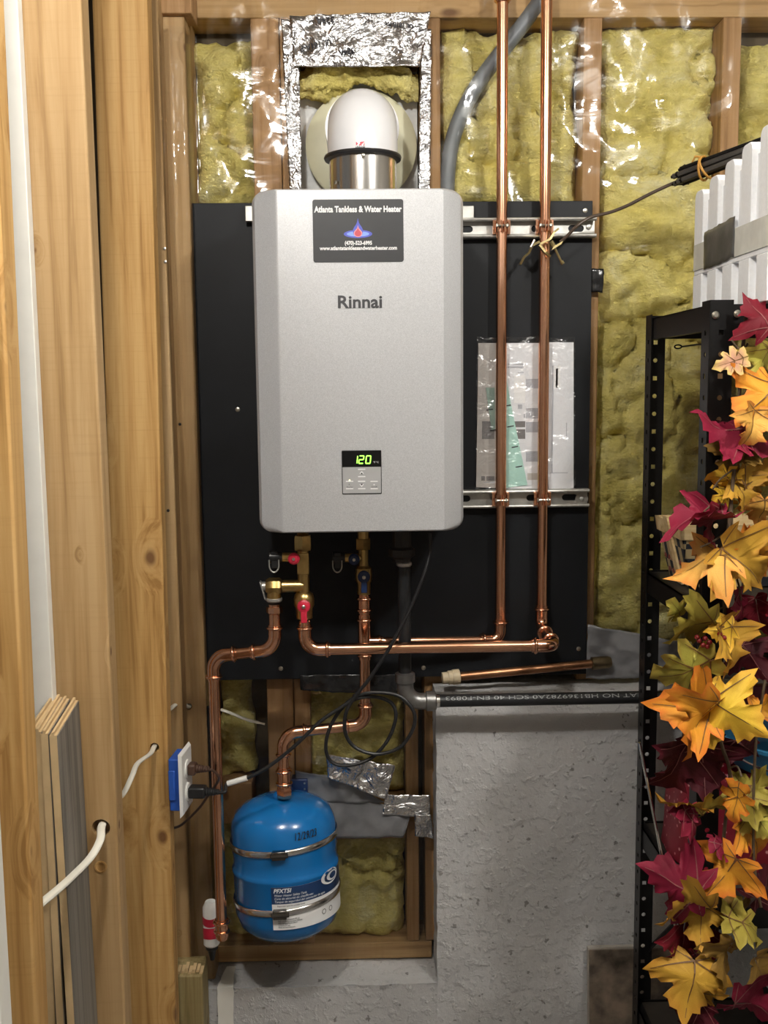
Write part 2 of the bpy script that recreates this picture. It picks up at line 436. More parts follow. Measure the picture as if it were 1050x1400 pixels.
mb.grid(70, 14, lambda u, w: (XL + (XC-XL)*u, YC + (2.1-YC)*w, ZS + 0.003*hid(u*1.2, w*.2, 2, 14)))
tag(obj('wall_foundation_sill', mb, CONC, smooth=60), 'low concrete sill under the framed recess behind the blue tank', 'wall', kind='structure')

# back wall framing
YS = 2.0
wb = thing('wall_back', (0.3, 2.05, ZT), 'wood framed basement wall with open stud bays behind clear film', 'wall', kind='structure')
mb = MB().box((-0.75, 2.09, ZS+0.004), (1.35, 2.10, 2.45)); obj('sheathing', mb, OSB, wb)
ZTP = zat(650, 24, YS)
mb = MB().box((-0.40, YS, ZTP), (1.30, 2.088, ZTP+0.038)); obj('top_plate', mb, STUD_H, wb, bevel=0.002)
mb = MB().box((-0.40, YS-0.001, ZTP+0.0385), (1.30, 2.088, ZTP+0.0765)); obj('top_plate', mb, STUD_H, wb, bevel=0.002)
mb = MB().box((-0.44, 1.93, zat(235, 18, 1.93)), (xat(262, 10, 1.93), 1.998, 2.45)); obj('blocking', mb, STUD_BACK, wb, bevel=0.002)
def back_stud(pxa, pxb, py, z0, z1, m=STUD_BACK):
    xa, xb = xat(pxa, py, YS), xat(pxb, py, YS)
    mb = MB().box((xa, YS, z0), (xb, 2.088, z1)); return obj('stud', mb, m, wb, bevel=0.002)
zu = ZTP - 0.0003
back_stud(345, 383.5, 150, ZS+0.04, zu); back_stud(384.5, 408, 150, ZS+0.04, zu)
back_stud(575, 602, 120, ZS+0.04, zu)
back_stud(797, 822, 150, ZT+0.002, zu); back_stud(986, 1011, 150, ZT+0.002, zu)
back_stud(1180, 1206, 150, ZT+0.002, zu)
back_stud(556, 573, 1200, ZS+0.04, zat(560, 960, YS))
mb = MB().box((-0.45, YS, ZS+0.002), (XC-0.004, 2.088, ZS+0.038)); obj('bottom_plate', mb, STUD_H, wb, bevel=0.002)
mb = MB().box((xat(270, 1080, YS), YS+0.004, zat(300, 1128, YS)), (xat(344, 1080, YS), 2.088, zat(300, 1072, YS))); obj('blocking', mb, STUD_BACK, wb, bevel=0.002)
mb = MB().box((xat(420, 1110, YS), YS+0.004, zat(430, 1150, YS)), (xat(555, 1110, YS), 2.088, zat(430, 1098, YS))); obj('blocking', mb, STUD_BACK, wb, bevel=0.002)
# vent rough-opening header
mb = MB().box((xat(409, 60, YS), YS+0.002, zat(480, 84, YS)), (xat(574, 60, YS), 2.088, zat(480, 46, YS))); obj('header', mb, STUD_H, wb, bevel=0.002)

# left wall framing: wide faces towards the camera, 16 inch spacing
wl = thing('wall_left', (-0.39, 1.4, 0), 'open two by four stud wall running towards the camera', 'wall', kind='structure')
XW = -0.352
def left_stud(name, y0, y1, x1, x0, m, bev=0.003, label=None, lean=0.0):
    mb = MB().box((x0, y0, 0.04), (x1, y1, 2.42))
    for p in mb.v: p.x += lean*(p.z-1.57)
    return obj(name, mb, m, wl, bevel=bev, label=label)
sA = left_stud('stud', 1.75, 1.788, xat(214, 470, 1.75), xat(141, 470, 1.75), STUD, lean=0.009, label='honey coloured stud with dark knots')
sB = left_stud('stud', 1.345, 1.385, xat(131, 470, 1.345), xat(131, 470, 1.345)-0.089, STUD_PALE, label='pale sawn stud beside the white board')
sC = left_stud('stud', 1.01, 1.05, xat(8, 470, 1.01), xat(8, 470, 1.01)-0.089, STUD, lean=0.009)
# corner studs, side wall to back wall
sD = left_stud('stud', 1.895, 1.944, xat(232, 470, 1.895), xat(232, 470, 1.895)-0.04, STUD_PALE)
sE = left_stud('stud', 1.945, 2.075, xat(266, 470, 1.945), xat(266, 470, 1.945)-0.075, STUD_PALE)
mb = MB().box((-0.46, 0.3, 0.001), (-0.345, 1.84, 0.039)); obj('bottom_plate', mb, STUD_H, wl)
mb = MB().box((-0.46, 0.3, 2.421), (-0.345, 1.99, 2.459)); obj('top_plate', mb, STUD_H, wl)

def drill(o, parent_o, c, axis, r, depth):
    """drills a real hole into a stud"""
    cut = MB().lathe([(r, -depth), (r, depth)], Vector(c), axis, 20)
    co = obj('cutter', cut, STUD)
    bo = o.modifiers.new('hole', 'BOOLEAN'); bo.object = co; bo.operation = 'DIFFERENCE'; bo.solver = 'EXACT'
    bpy.context.view_layer.update()
    me = bpy.data.meshes.new_from_object(o.evaluated_get(bpy.context.evaluated_depsgraph_get()))
    o.modifiers.clear(); o.data = me
    for p in me.polygons: p.use_smooth = False
    bpy.data.objects.remove(co)
hB = at(138, 1132, 1.345); hB2 = at(138, 1185, 1.345); hA = at(211, 1022, 1.75); hE = at(258, 966, 1.945)
drill(sB, wl, hB, (0, 1, 0), 0.0125, 0.08)
drill(sA, wl, hA, (0, 1, 0), 0.0085, 0.08)
drill(sE, wl, hE, (0, 1, 0), 0.0065, 0.03)
mb = MB().lathe([(0.0085, 0.0), (0.0085, -0.0012), (0.0062, -0.0016), (0.0060, -0.0006), (0.002, -0.0004)], hB2, (0, 1, 0), 20)
obj('wood_plug', mb, STUD, wl)
# nails and screws seen on the studs
for px, py, Y in [(225, 340, 1.895), (226, 358, 1.895), (246, 580, 1.945), (230, 698, 1.895), (248, 822, 1.945)]:
    p = at(px, py, Y); mb = MB().lathe([(0.0028, 0.0), (0.0028, -0.001), (0.0012, -0.0014)], p, (0, 1, 0), 10)
    obj('nail', mb, BLACK_PL if py in (580, 698, 822) else SCREW, wl)

# white board standing in the bay, white door jamb at the frame edge
p0, p1 = at(23, 470, 1.30), at(47.5, 470, 1.30)
mb = MB().box((p0.x-0.03, 1.30, 0.04), (p1.x, 1.318, 2.41))
tag(obj('trim_board', mb, WHITE_PAINT, bevel=0.001), 'narrow white painted board standing upright between two studs', 'board', kind='structure')
o = bpy.data.objects[-1] if False else None
p1 = at(9, 1250, 0.93)
mb = MB().box((p1.x-0.06, 0.90, 0.0), (p1.x, 0.93, zat(5, 985, 0.93)))
tag(obj('trim_1', mb, WHITE_PAINT, bevel=0.002), 'white painted casing edge at the lower corner beside the nearest stud', 'trim', kind='structure')

# ================================================================ insulation, film, foil
def batt(label, pxa, pxb, pya, pyb, seed, yfront=2.006, amp=0.016, ref=None, x0=None, x1=None, z0=None, z1=None):
    xa = xat(pxa, (pya+pyb)/2, YS) if x0 is None else x0; xb = xat(pxb, (pya+pyb)/2, YS) if x1 is None else x1
    zb = zat((pxa+pxb)/2, pyb, YS) if z0 is None else z0; zt = zat((pxa+pxb)/2, pya, YS) if z1 is None else z1
    nx, nz = max(6, int((xb-xa)/0.008)), max(6, int((zt-zb)/0.008))
    def fn(u, w):
        x = xa + (xb-xa)*u; z = zb + (zt-zb)*w
        e = min(u, 1-u, w, 1-w)
        edge = 0.030*(1-min(1, e*(xb-xa)/0.030))**2 if e*(xb-xa) < 0.03 else 0
        wob = 0.010*hid(seed, x, z, 12)
        h = 0.5+0.5*hid(x+seed, 1.3, z, 8); h2 = hid(x, seed, z, 22)
        crease = 0.030*max(0, 1-abs(hid(x*0.9+seed, 7, z*1.1, 5))*6)**1.5 + 0.012*max(0, 1-abs(hid(x*1.2+seed, 17, z*.9, 13))*5)
        y = yfront + 1.5*amp*(1-h) - 0.006*h2 + crease + edge
        return (x + (wob if u in (0, 1) else 0), min(2.085, max(yfront-0.002, y)), z + (wob if w in (0, 1) else 0))
    mb = MB(); mb.grid(nx, nz, fn)
    # back so that it is a body
    n = len(mb.v); row = nx+1
    ring = list(range(nx+1)) + [nx + row*j for j in range(1, nz+1)] + [nz*row + i for i in range(nx-1, -1, -1)] + [row*j for j in range(nz-1, 0, -1)]
    back = [Vector((mb.v[i].x, 2.086, mb.v[i].z)) for i in ring]
    mb.v += back; k = len(ring)
    for i in range(k): mb.f.append((ring[i], n+i, n+(i+1) % k, ring[(i+1) % k])); mb.m.append(0)
    o = obj('insulation_batt', mb, FIBRE, smooth=80)
    return tag(o, label, 'insulation', 'yellow fibreglass batts in the stud bays')
batt('lumpy yellow fibreglass batt between corner and vent studs', 262, 343, 42, 285, 1.0, amp=0.024)
batt('yellow fibreglass batt behind the two tall copper pipes', 604, 795, 32, 285, 4.0)
batt('largest yellow fibreglass batt between black board and shelf', 824, 984, 20, 905, 9.0, amp=0.022, z0=ZT+0.05)
batt('yellow fibreglass batt above the white foam block', 1013, 1178, 48, 905, 13.0, z0=ZT+0.05)
batt('ragged strip of yellow fibreglass beside the black board edge', 803, 823, 395, 900, 22.0, yfront=1.996, amp=0.02, z0=ZT+0.05)
batt('dim yellow fibreglass batt behind the drain pipe bend', 297, 341, 900, 1070, 17.0, amp=0.02)
batt('dim yellow fibreglass batt behind the coiled black cord', 414, 553, 900, 1094, 19.0, amp=0.024)
batt('dim yellow fibreglass batt right of the blue tank', 414, 553, 1152, 1296, 27.0, amp=0.024)
batt('dim yellow fibreglass batt left of the blue tank', 297, 341, 1130, 1296, 29.0, amp=0.02)
batt('dim yellow fibreglass patch hidden behind the blue tank', 343.5, 413, 1130, 1296, 31.0, yfront=2.004) if False else None

# tuft stuffed over the vent pipe
mb = MB()
def tuft(u, w):
    a = 2*math.pi*u; xl = xat(404, 110, 2.02); xr = xat(572, 110, 2.02)
    x = xl + (xr-xl)*w; zc_ = zat(490, 118 - 24*math.sin(w*math.pi), 2.02)
    rr = (0.034 + 0.016*hid(x*1.0, 3, 1, 16)) * (0.55 + 0.45*min(1, 6*min(w, 1-w)+0.1)) * (1 - 0.35*math.sin(w*math.pi)**6)
    q = 1 + 0.55*hid(x*22, math.cos(a), math.sin(a), 1.0) + 0.25*hid(x*60, math.cos(a)*2.5, math.sin(a)*2.5, 1.0) + 0.10*hid(x*140, math.cos(a)*6, math.sin(a)*6, 1.0)
    return (x, 2.035 + 0.8*rr*q*math.cos(a), zc_ + rr*q*math.sin(a))
mb.grid(48, 80, tuft)
tag(obj('insulation_tuft', mb, FIBRE, smooth=80), 'torn yellow fibreglass tuft stuffed above the white vent elbow', 'insulation')

# clear film over the whole wall
VX0, VX1 = xat(404, 150, YS), xat(574, 150, YS); VZ1 = zat(480, 40, YS); VZ0 = zat(480, 300, YS)
BX0, BX1 = xat(268, 600, 1.972), xat(806, 600, 1.972); BZ1 = zat(540, 276, 1.972); BZ0 = zat(540, 926, 1.972)
XA, XB = xat(234, 470, 1.893), 1.22
film_pts = [(XA, 1.891), (XA+0.004, 1.935), (xat(266, 470, 1.942), 1.9415), (BX0+0.012, 1.9905), (XB, 1.9935)]
seg = [math.dist(film_pts[i], film_pts[i+1]) for i in range(4)]; tot = sum(seg)
def film_xy(u):
    d = u*tot
    for i, s_ in enumerate(seg):
        if d <= s_ or i == 3:
            k = d/s_; a, b = film_pts[i], film_pts[i+1]
            return a[0]+(b[0]-a[0])*k, a[1]+(b[1]-a[1])*k
        d -= s_
ZF0, ZF1 = ZS+0.012, ZTP+0.055
def wr(x, z):
    r1 = 1-abs(hid(x*.9+z*.5, 2, z*.6-x*.3, 4.5))*3.0; r2 = 1-abs(hid(x, 8, z, 11))*3.2
    return 0.0045*max(0, r1)**3 + 0.0025*max(0, r2)**3
def film(u, w):
    x, y = film_xy(u); z = ZF0 + (ZF1-ZF0)*w
    return (x, y - wr(x, z)*(0.5 if x < BX0+0.05 else 1) - 0.001*abs(hid(x, 4, z, 30)), z)
def keep(u, w):
    x, y = film_xy(u); z = ZF0 + (ZF1-ZF0)*w
    if VX0 < x < VX1 and z > VZ0 and z < VZ1: return False
    if x > XC-0.006 and z < ZT+0.012: return False
    if BX0+0.02 < x < BX1-0.02 and BZ0+0.02 < z < BZ1-0.02: return False
    if x < -0.29 and z > zat(240, 25, 1.9): return False
    return True
mb = MB().grid(170, 170, film, keep)
tag(obj('vapor_barrier', mb, FILM, smooth=180), 'clear wrinkled plastic vapour barrier stretched over the stud wall', 'plastic sheet')

# foil strips framing the vent opening
def foil(label, corners, Y, nx, nz, amp=0.003, seed=0, mat=None, name='foil_tape', cat='tape', group=None):
    """corners in photo px: tl, tr, br, bl"""
    P = [at(x, y, Y) for x, y in corners]
    def fn(u, w):
        p = P[3].lerp(P[2], u).lerp(P[0].lerp(P[1], u), w)
        j = 0.0012 if u in (0, 1) or w in (0, 1) else 0
        return p + Vector((j*hid(p.x, seed, p.z, 60), -amp*(0.5+0.9*hid(p.x+seed, 1, p.z, 26)), j*hid(p.z, seed, p.x, 60)))
    mb = MB().grid(nx, nz, fn)
    o = obj(name, mb, mat or FOIL, smooth=50)
    s = o.modifiers.new('thick', 'SOLIDIFY'); s.thickness = 0.0006
    return tag(o, label, cat, group)
G = 'aluminium foil tape pieces'
foil('shiny foil tape strip down the left side of the vent opening', [(384, 26), (408, 28), (413, 262), (396, 262)], 1.985, 8, 60, seed=1, group=G)
foil('shiny foil tape strip down the right side of the vent opening', [(575, 40), (590, 40), (588, 262), (572, 262)], 1.985, 6, 60, seed=2, group=G)
fo_ = foil('broad silver foil sheet across the top of the vent opening', [(396, 22), (589, 17), (574, 92), (402, 92)], 1.982, 50, 26, amp=0.007, seed=3, group=G)
for tx_, px_, py_, sz_, ro_ in (('324A', 445, 30, 0.0135, 0.05), ('UL 181A-P', 432, 64, 0.0115, 0.22), ('324A', 474, 73, 0.0115, 0.1), ('UL 181B-FX', 545, 36, 0.009, -0.15)):
    pc_ = at(px_, py_, 1.982); mk_ = MB()
    text(mk_, tx_, sz_*1.15, None, rot=math.pi+ro_, bold=0.0006, fn=lambda x, z, d: Vector((pc_.x+x, 1.982 - 0.0062 - 0.007*(0.5+0.9*hid(pc_.x+x+3, 1, pc_.z+z, 26)) - d*0.2, pc_.z+z)))
    obj('stamped_print', mk_, BLACK_INK, fo_, smooth=0)
foil('large crumpled foil patch above the blue tank', [(446, 1030), (540, 1046), (528, 1092), (448, 1062)], 1.955, 26, 20, amp=0.007, seed=4, group=G)
foil('flat rectangular foil tape patch beside the concrete edge', [(526, 1086), (588, 1087), (588, 1117), (523, 1113)], 1.968, 20, 12, amp=0.004, seed=5, group=G)
foil('small foil tape tail hanging at the concrete edge', [(567, 1113), (589, 1113), (593, 1146), (567, 1142)], 1.966, 10, 14, amp=0.005, seed=6, group=G)
foil('dark grey plastic flap above the blue tank', [(404, 1052), (470, 1064), (526, 1096), (404, 1098)], 1.972, 24, 12, amp=0.006, seed=7, mat=WRINKLE_GREY, name='plastic_flap', cat='plastic sheet')
foil('grey plastic sheet strip between blue tank and foil tape', [(440, 1090), (565, 1102), (552, 1144), (445, 1146)], 1.974, 24, 12, amp=0.006, seed=8, mat=WRINKLE_GREY, name='plastic_flap', cat='plastic sheet')
foil('grey plastic sheet bunched on the concrete ledge behind the shelf post', [(803, 853), (1010, 892), (1010, 927), (800, 926)], 1.975, 50, 20, amp=0.012, seed=9, mat=WRINKLE_GREY, name='plastic_sheet', cat='plastic sheet')
foil('black plastic tape hanging below the black board', [(410, 922), (570, 922), (562, 951), (411, 943)], 1.968, 34, 10, amp=0.006, seed=10, mat=BLACK_FILM, name='tape_flap', cat='tape')
foil('small black tape square at the right edge of the black board', [(808, 367), (825, 368), (824, 400), (808, 400)], 1.985, 8, 10, amp=0.004, seed=11, mat=BLACK_FILM, name='tape_square', cat='tape')
foil('glossy black crinkled strip behind the drain pipe', [(281, 965), (292, 962), (292, 1085), (258, 1085)], 1.955, 12, 24, amp=0.008, seed=12, mat=BLACK_FILM, name='black_strip', cat='bag')  # crinkled black strip for an unidentified dark shape
# white caulk on the concrete at lower left
pa, pb_ = at(297, 1352, YC), at(319, 1352, YC)
def smear(u, w):
    if w < 0.5: z = ZS + 0.0035 - 0.16*(1-2*w); y = YC - 0.0035
    else: z = ZS + 0.0045; y = YC - 0.0035 + 0.075*(2*w-1)
    xl = pa.x + 0.003*hid(1, 2, z+y, 20) + (0.010*(2*w-1) if w > .5 else 0); xr = pb_.x + 0.003*hid(5, 2, z+y, 20) - (0.004*(2*w-1) if w > .5 else 0)
    return (xl+(xr-xl)*u, y, z)
mb = MB().grid(6, 30, smear)
tag(obj('paint_smear', mb, WHITE_PAINT), 'white paint smear running down the concrete sill under the drain pipe', 'paint')

# foam board, wall disc inside the opening
mb = MB()
x0, x1 = VX0+0.001, VX1-0.001
def foamw(u, w):
    x = x0+(x1-x0)*u; z = zat(480, 290, 2.06)+(zat(480, 84, 2.06)-zat(480, 290, 2.06))*w
    return (x, 2.066 + 0.006*hid(x, 2, z, 24), z)
mb.grid(40, 40, foamw)
tag(obj('foam_backing', mb, FOAM_OLD, smooth=60), 'rough white foam board at the back of the vent opening', 'foam board')

# ================================================================ black backer board
mb = MB().box((BX0, 1.972, BZ0), (BX1, 1.9885, BZ1))
bb = obj('backer_board', mb, BOARD_M, bevel=0.001)
tag(bb, 'large black painted plywood board behind the water heater', 'board')
for px, py in [(800, 288), (384, 914), (579, 913), (791, 887), (325, 560)]:
    p = at(px, py, 1.972)
    q = MB().lathe([(0.0045, 0), (0.0045, -0.0012), (0.002, -0.002)], p, (0, 1, 0), 10); obj('screw', q, SCREW, bb)

# ================================================================ water heater
YH = 1.735
hL, hR = xat(348.5, 480, YH+0.03), xat(634, 480, YH+0.03)
hT, hB_ = zat(490, 257, YH), zat(490, 728, YH)
hx, hz = (hL+hR)/2, (hT+hB_)/2
HW, HH = (hR-hL)/2, (hT-hB_)/2
wh = thing('water_heater', (hx, 1.85, hB_), 'silver wall mounted tankless water heater with green digital display', 'water heater')
def rrect(cx, cz, w, h, r, n=6):
    out = []
    for sx, sz, a0 in ((1, 1, 0), (-1, 1, 90), (-1, -1, 180), (1, -1, 270)):
        for i in range(n+1):
            a = R(a0 + 90*i/n); out.append((cx + sx*(w-r) + r*math.cos(a), cz + sz*(h-r) + r*math.sin(a)))
    return out
xf0, xf1 = xat(383, 480, YH), xat(607, 480, YH)
fx, fw = (xf0+xf1)/2, (xf1-xf0)/2
loops = [(YH, fx, fw, HH-0.003, 0.003), (YH+0.0015, (fx+hx)/2, fw+0.002, HH-0.0012, 0.004), (YH+0.007, (fx*.7+hx*.3), fw*0.70+HW*0.30, HH, 0.010),
         (YH+0.020, hx, HW-0.006, HH, 0.018), (YH+0.028, hx, HW-0.0012, HH, 0.021), (YH+0.040, hx, HW, HH, 0.021), (1.944, hx, HW, HH, 0.021)]
mb = MB(); rows = []
for y, cx, w, h, r in loops: rows.append([(x, y, z) for x, z in rrect(cx, hz, w, h, r)])
n = len(rows[0]); vs = [p for r_ in rows for p in r_]
fs = [(i*n+j, i*n+(j+1) % n, (i+1)*n+(j+1) % n, (i+1)*n+j) for i in range(len(rows)-1) for j in range(n)]
fs += [tuple(range(n))[::-1], tuple(range((len(rows)-1)*n, len(rows)*n))]
fs = [f[::-1] for f in fs]
mb.add(vs, fs)
obj('casing', mb, SILVER, wh, smooth=22)
# mounting brackets
for px0, px1 in ((336, 350), (628, 647)):
    a, b = at(px0, 283, 1.966), at(px1, 304, 1.966)
    mb = MB().box((a.x, 1.953, b.z), (b.x, 1.9715, a.z))
    obj('mounting_bracket', mb, GALV, wh, bevel=0.001)
# sticker
a, b = at(427, 273, YH), at(552, 358, YH)
cx, cz = (a.x+b.x)/2, (a.z+b.z)/2; sw, sh = (b.x-a.x)/2, (a.z-b.z)/2
mb = MB().prism([(x, z) for x, z in rrect(cx, cz, sw, sh, 0.004)], YH-0.0008, YH-0.0001)
st = obj('sticker', mb, STICKER, wh)
yk = YH-0.001
mb = MB(); text(mb, 'Atlanta Tankless & Water Heater', 0.0135, (cx, yk, zat(490, 286.5, YH)), width=sw*1.93, bold=0.0005)
obj('lettering', mb, WHITE_INK, st, smooth=0); mb = MB()
text(mb, '(470)-523-6995', 0.0085, (cx, yk, zat(490, 332.5, YH)), width=0.045, bold=0.0003)
obj('lettering', mb, WHITE_INK, st, smooth=0); mb = MB()
text(mb, 'www.atlantatanklessandwaterheater.com', 0.0085, (cx, yk, zat(490, 339.5, YH)), width=0.128, bold=0.0003)
obj('lettering', mb, WHITE_INK, st, smooth=0)
def ell(cx, cz, a_, b_, n=28): return [(cx + a_*math.cos(2*math.pi*i/n), cz + b_*math.sin(2*math.pi*i/n)) for i in range(n)]
def drop(cx, cz, w, h):
    out = []
    for i in range(25):
        t = i/24; a_ = -math.pi/2 + math.pi*t if False else 0
    L = [(0, 1.0), (0.10, 0.72), (0.22, 0.50), (0.42, 0.30), (0.72, 0.08), (0.95, -0.18), (1.0, -0.42), (0.85, -0.72), (0.5, -0.93), (0, -1.0)]
    return [(cx + x*w, cz + z*h) for x, z in L] + [(cx - x*w, cz + z*h) for x, z in L[-2:0:-1]]
BLUE1 = simple('blue_print', (0.10, 0.12, 0.55), 0.5); BLUE2 = simple('light_blue_print', (0.25, 0.38, 0.90), 0.5)
RED1 = simple('red_print', (0.60, 0.09, 0.12), 0.5); PINK1 = simple('pink_print', (0.75, 0.35, 0.38), 0.5)
lc = at(489.5, 320, YH)
mb = MB().prism(ell(lc.x, lc.z, 0.0235, 0.0065), YH-0.0011, YH-0.0008, 0)
mb.prism(ell(lc.x, lc.z, 0.0185, 0.0042), YH-0.0013, YH-0.0011, 1)
mb.prism(drop(lc.x, lc.z+0.010, 0.0085, 0.0155), YH-0.0015, YH-0.0013, 0)
mb.prism(drop(lc.x, lc.z+0.0045, 0.0072, 0.0095), YH-0.0017, YH-0.0015, 3)
mb.prism(drop(lc.x, lc.z+0.0035, 0.0056, 0.0075), YH-0.0019, YH-0.0017, 2)
obj('flame_drop_logo', mb, [BLUE1, BLUE2, RED1, PINK1], st, smooth=0)
mb = MB(); p = at(492, 413.5, YH)
text(mb, 'Rinnai', 0.0285, (p.x, YH-0.0006, p.z), width=0.0735, bold=0.0007)
obj('brand_lettering', mb, GREY_INK, wh, smooth=0)
# control panel
a, b = at(467, 616, YH), at(522, 675, YH)
cx, cz = (a.x+b.x)/2, (a.z+b.z)/2; pw, ph = (b.x-a.x)/2, (a.z-b.z)/2
mb = MB().prism(rrect(cx, cz, pw, ph, 0.0015), YH-0.0010, YH-0.0001); cp = obj('control_panel', mb, BLACK_PL, wh)
zsp = zat(490, 638, YH)
mb = MB().prism(rrect(cx, (zsp + cz-ph)/2+0.0004, pw-0.0012, (zsp-(cz-ph))/2-0.0011, 0.001), YH-0.0016, YH-0.0010); obj('keypad', mb, PANEL_M, cp)
mb = MB().box((cx-pw+0.0008, YH-0.0014, zsp), (cx+pw-0.0008, YH-0.0010, cz+ph-0.0008))
GLASS_BLK = simple('display_black', (0.004, 0.004, 0.005), 0.12); obj('display_window', mb, GLASS_BLK, cp)
def seg7(mb, digit, x, z, w, h, y):
    on = {'1': 'bc', '2': 'abged', '0': 'abcdef'}[digit]; t_ = w*0.26; s_ = 0.12
    pts = {'a': ((x, z+h/2), 0), 'g': ((x, z), 0), 'd': ((x, z-h/2), 0), 'b': ((x+w/2, z+h/4), 1), 'c': ((x+w/2, z-h/4), 1), 'f': ((x-w/2, z+h/4), 1), 'e': ((x-w/2, z-h/4), 1)}
    for k in on:
        (px_, pz_), vert = pts[k]; L = (h/2 if vert else w)*0.94
        hx_, hz_ = (t_/2, L/2) if vert else (L/2, t_/2)
        sl = lambda zz: s_*(zz-z)
        mb.add([(px_+dx+sl(pz_+dz), yy, pz_+dz) for yy in (y, y+0.0004) for dx, dz in ((-hx_, -hz_), (hx_, -hz_), (hx_, hz_), (-hx_, hz_))],
               [(0,1,2,3),(7,6,5,4),(0,4,5,1),(1,5,6,2),(2,6,7,3),(3,7,4,0)])
mb = MB()
for ch, px in (('1', 485.6), ('2', 494), ('0', 503.5)):
    p = at(px, 628.3, YH); seg7(mb, ch, p.x, p.z, 0.0074, 0.0128, YH-0.0019)
obj('display_digits', mb, LED, cp, smooth=0)
mb = MB(); p = at(514, 632, YH); text(mb, '\u00b0F \u00b0C', 0.0042, (p.x, YH-0.0016, p.z)); obj('unit_print', mb, WHITE_INK, cp, smooth=0)
mb = MB(); mk = MB()
for px, py, sym in ((494.5, 646.5, 'up'), (478, 663, 'p'), (494.5, 663, 'dn'), (511.5, 663, 'm')):
    p = at(px, py, YH)
    for dz in (0.0062, -0.0062): mb.box((p.x-0.0062, YH-0.0022, p.z+dz-0.0009), (p.x+0.0062, YH-0.0016, p.z+dz+0.0009))
    if sym in ('up', 'dn'):
        k = 1 if sym == 'up' else -1
        mk.prism([(p.x-0.002, p.z-0.0022*k), (p.x+0.002, p.z-0.0022*k), (p.x, p.z+0.0004*k)][::1 if k > 0 else -1], YH-0.0020, YH-0.0016)
        for s_ in (-1, 1):
            q = [(p.x, p.z+0.0032*k), (p.x+s_*0.0036, p.z-0.0008*k), (p.x+s_*0.0026, p.z-0.0016*k), (p.x, p.z+0.0014*k)]
            mb.prism(q if s_*k < 0 else q[::-1], YH-0.0022, YH-0.0016)
    elif sym == 'p': text(mk, 'Priority', 0.0034, (p.x, YH-0.0017, p.z-0.0036)); text(mk, '*.', 0.0055, (p.x, YH-0.0017, p.z))
    else: text(mk, 'On/Off', 0.0034, (p.x, YH-0.0017, p.z-0.0032)); mb.prism(ell(p.x, p.z+0.0006, 0.0014, 0.0012, 10), YH-0.0020, YH-0.0016)
obj('button_marks', mb, WHITE_INK, cp, smooth=0); obj('button_print', mk, GREY_INK, cp, smooth=0)
p = at(478, 656.5, YH); mb = MB().prism(ell(p.x, p.z, 0.0015, 0.0015, 12), YH-0.0021, YH-0.0016); obj('status_light', mb, LEDW, cp)
# connection collars under the casing
YV = 1.855
for px, r_ in ((416, 0.017), (498, 0.016), (549, 0.019), (586, 0.008)):
    p = at(px, 728, YV); mb = MB().lathe([(r_*1.25, 0), (r_*1.25, -0.004), (r_*0.9, -0.005), (r_*0.9, -0.012), (r_*.6, -0.013)], (p.x, YV, hB_), (0, 0, 1), 16)
    obj('outlet_collar', mb, GALV, wh)
for px in (397, 585):
    p = at(px, 257, 1.9); mb = MB().lathe([(0.004, 0), (0.004, 0.006), (0.002, 0.007)], (p.x, 1.80, hT), (0, 0, 1), 6); obj('top_screw', mb, GALV, wh)

# ================================================================ vent elbow
YVN = 1.862
vc = at(496, 220, YVN); vr = 0.0625
ZV = vc.z
ve = thing('vent_elbow', (vc.x, YVN, hT), 'white flue vent elbow with black gasket on steel collar', 'vent pipe')
mb = MB().lathe([(vr-0.0035, 0.0), (vr-0.0035, ZV-hT+0.002), (vr-0.008, ZV-hT+0.002)], (vc.x, YVN, hT+0.0005), (0, 0, 1), 40); sc_ = obj('steel_collar', mb, STEEL, ve)
for an in (-90, -140):
    q = Vector((vc.x + vr*math.cos(R(an)), YVN + vr*math.sin(R(an)), hT + 0.026 if an != -90 else ZV-0.004))
    mb = MB().lathe([(0.0035, 0), (0.0035, 0.0015), (0.0015, 0.0025)], q, (math.cos(R(an)), math.sin(R(an)), 0), 8); obj('rivet', mb, SCREW, sc_)
mb = MB().lathe([(vr-0.002, -0.004), (vr+0.0045, -0.0035), (vr+0.006, 0), (vr+0.0045, 0.0035), (vr-0.002, 0.004)], (vc.x, YVN, ZV+0.004), (0, 0, 1), 44); obj('gasket', mb, BLACK_PL, ve)
zb_ = ZV+0.006; rb = 0.050; zc_ = zat(496, 166, YVN)
path = [(vc.x, YVN, zb_), (vc.x, YVN, zb_+0.008), (vc.x, YVN, zc_-rb+0.004)]
for i in range(1, 15):
    a_ = math.pi/2*i/14; path.append((vc.x, YVN + rb*(1-math.cos(a_)), zc_ - rb + 0.004 + rb*math.sin(a_)))
path += [(vc.x, YVN+rb+0.012, zc_+0.004), (vc.x, YVN+rb+0.0125, zc_+0.004), (vc.x, 2.06, zc_+0.004)]
rr = [vr-0.001]*(len(path)-2) + [vr+0.0045]*2
mb = MB().tube(path, rr, 44); el_ = obj('elbow', mb, WHITE_EN, ve, smooth=50)
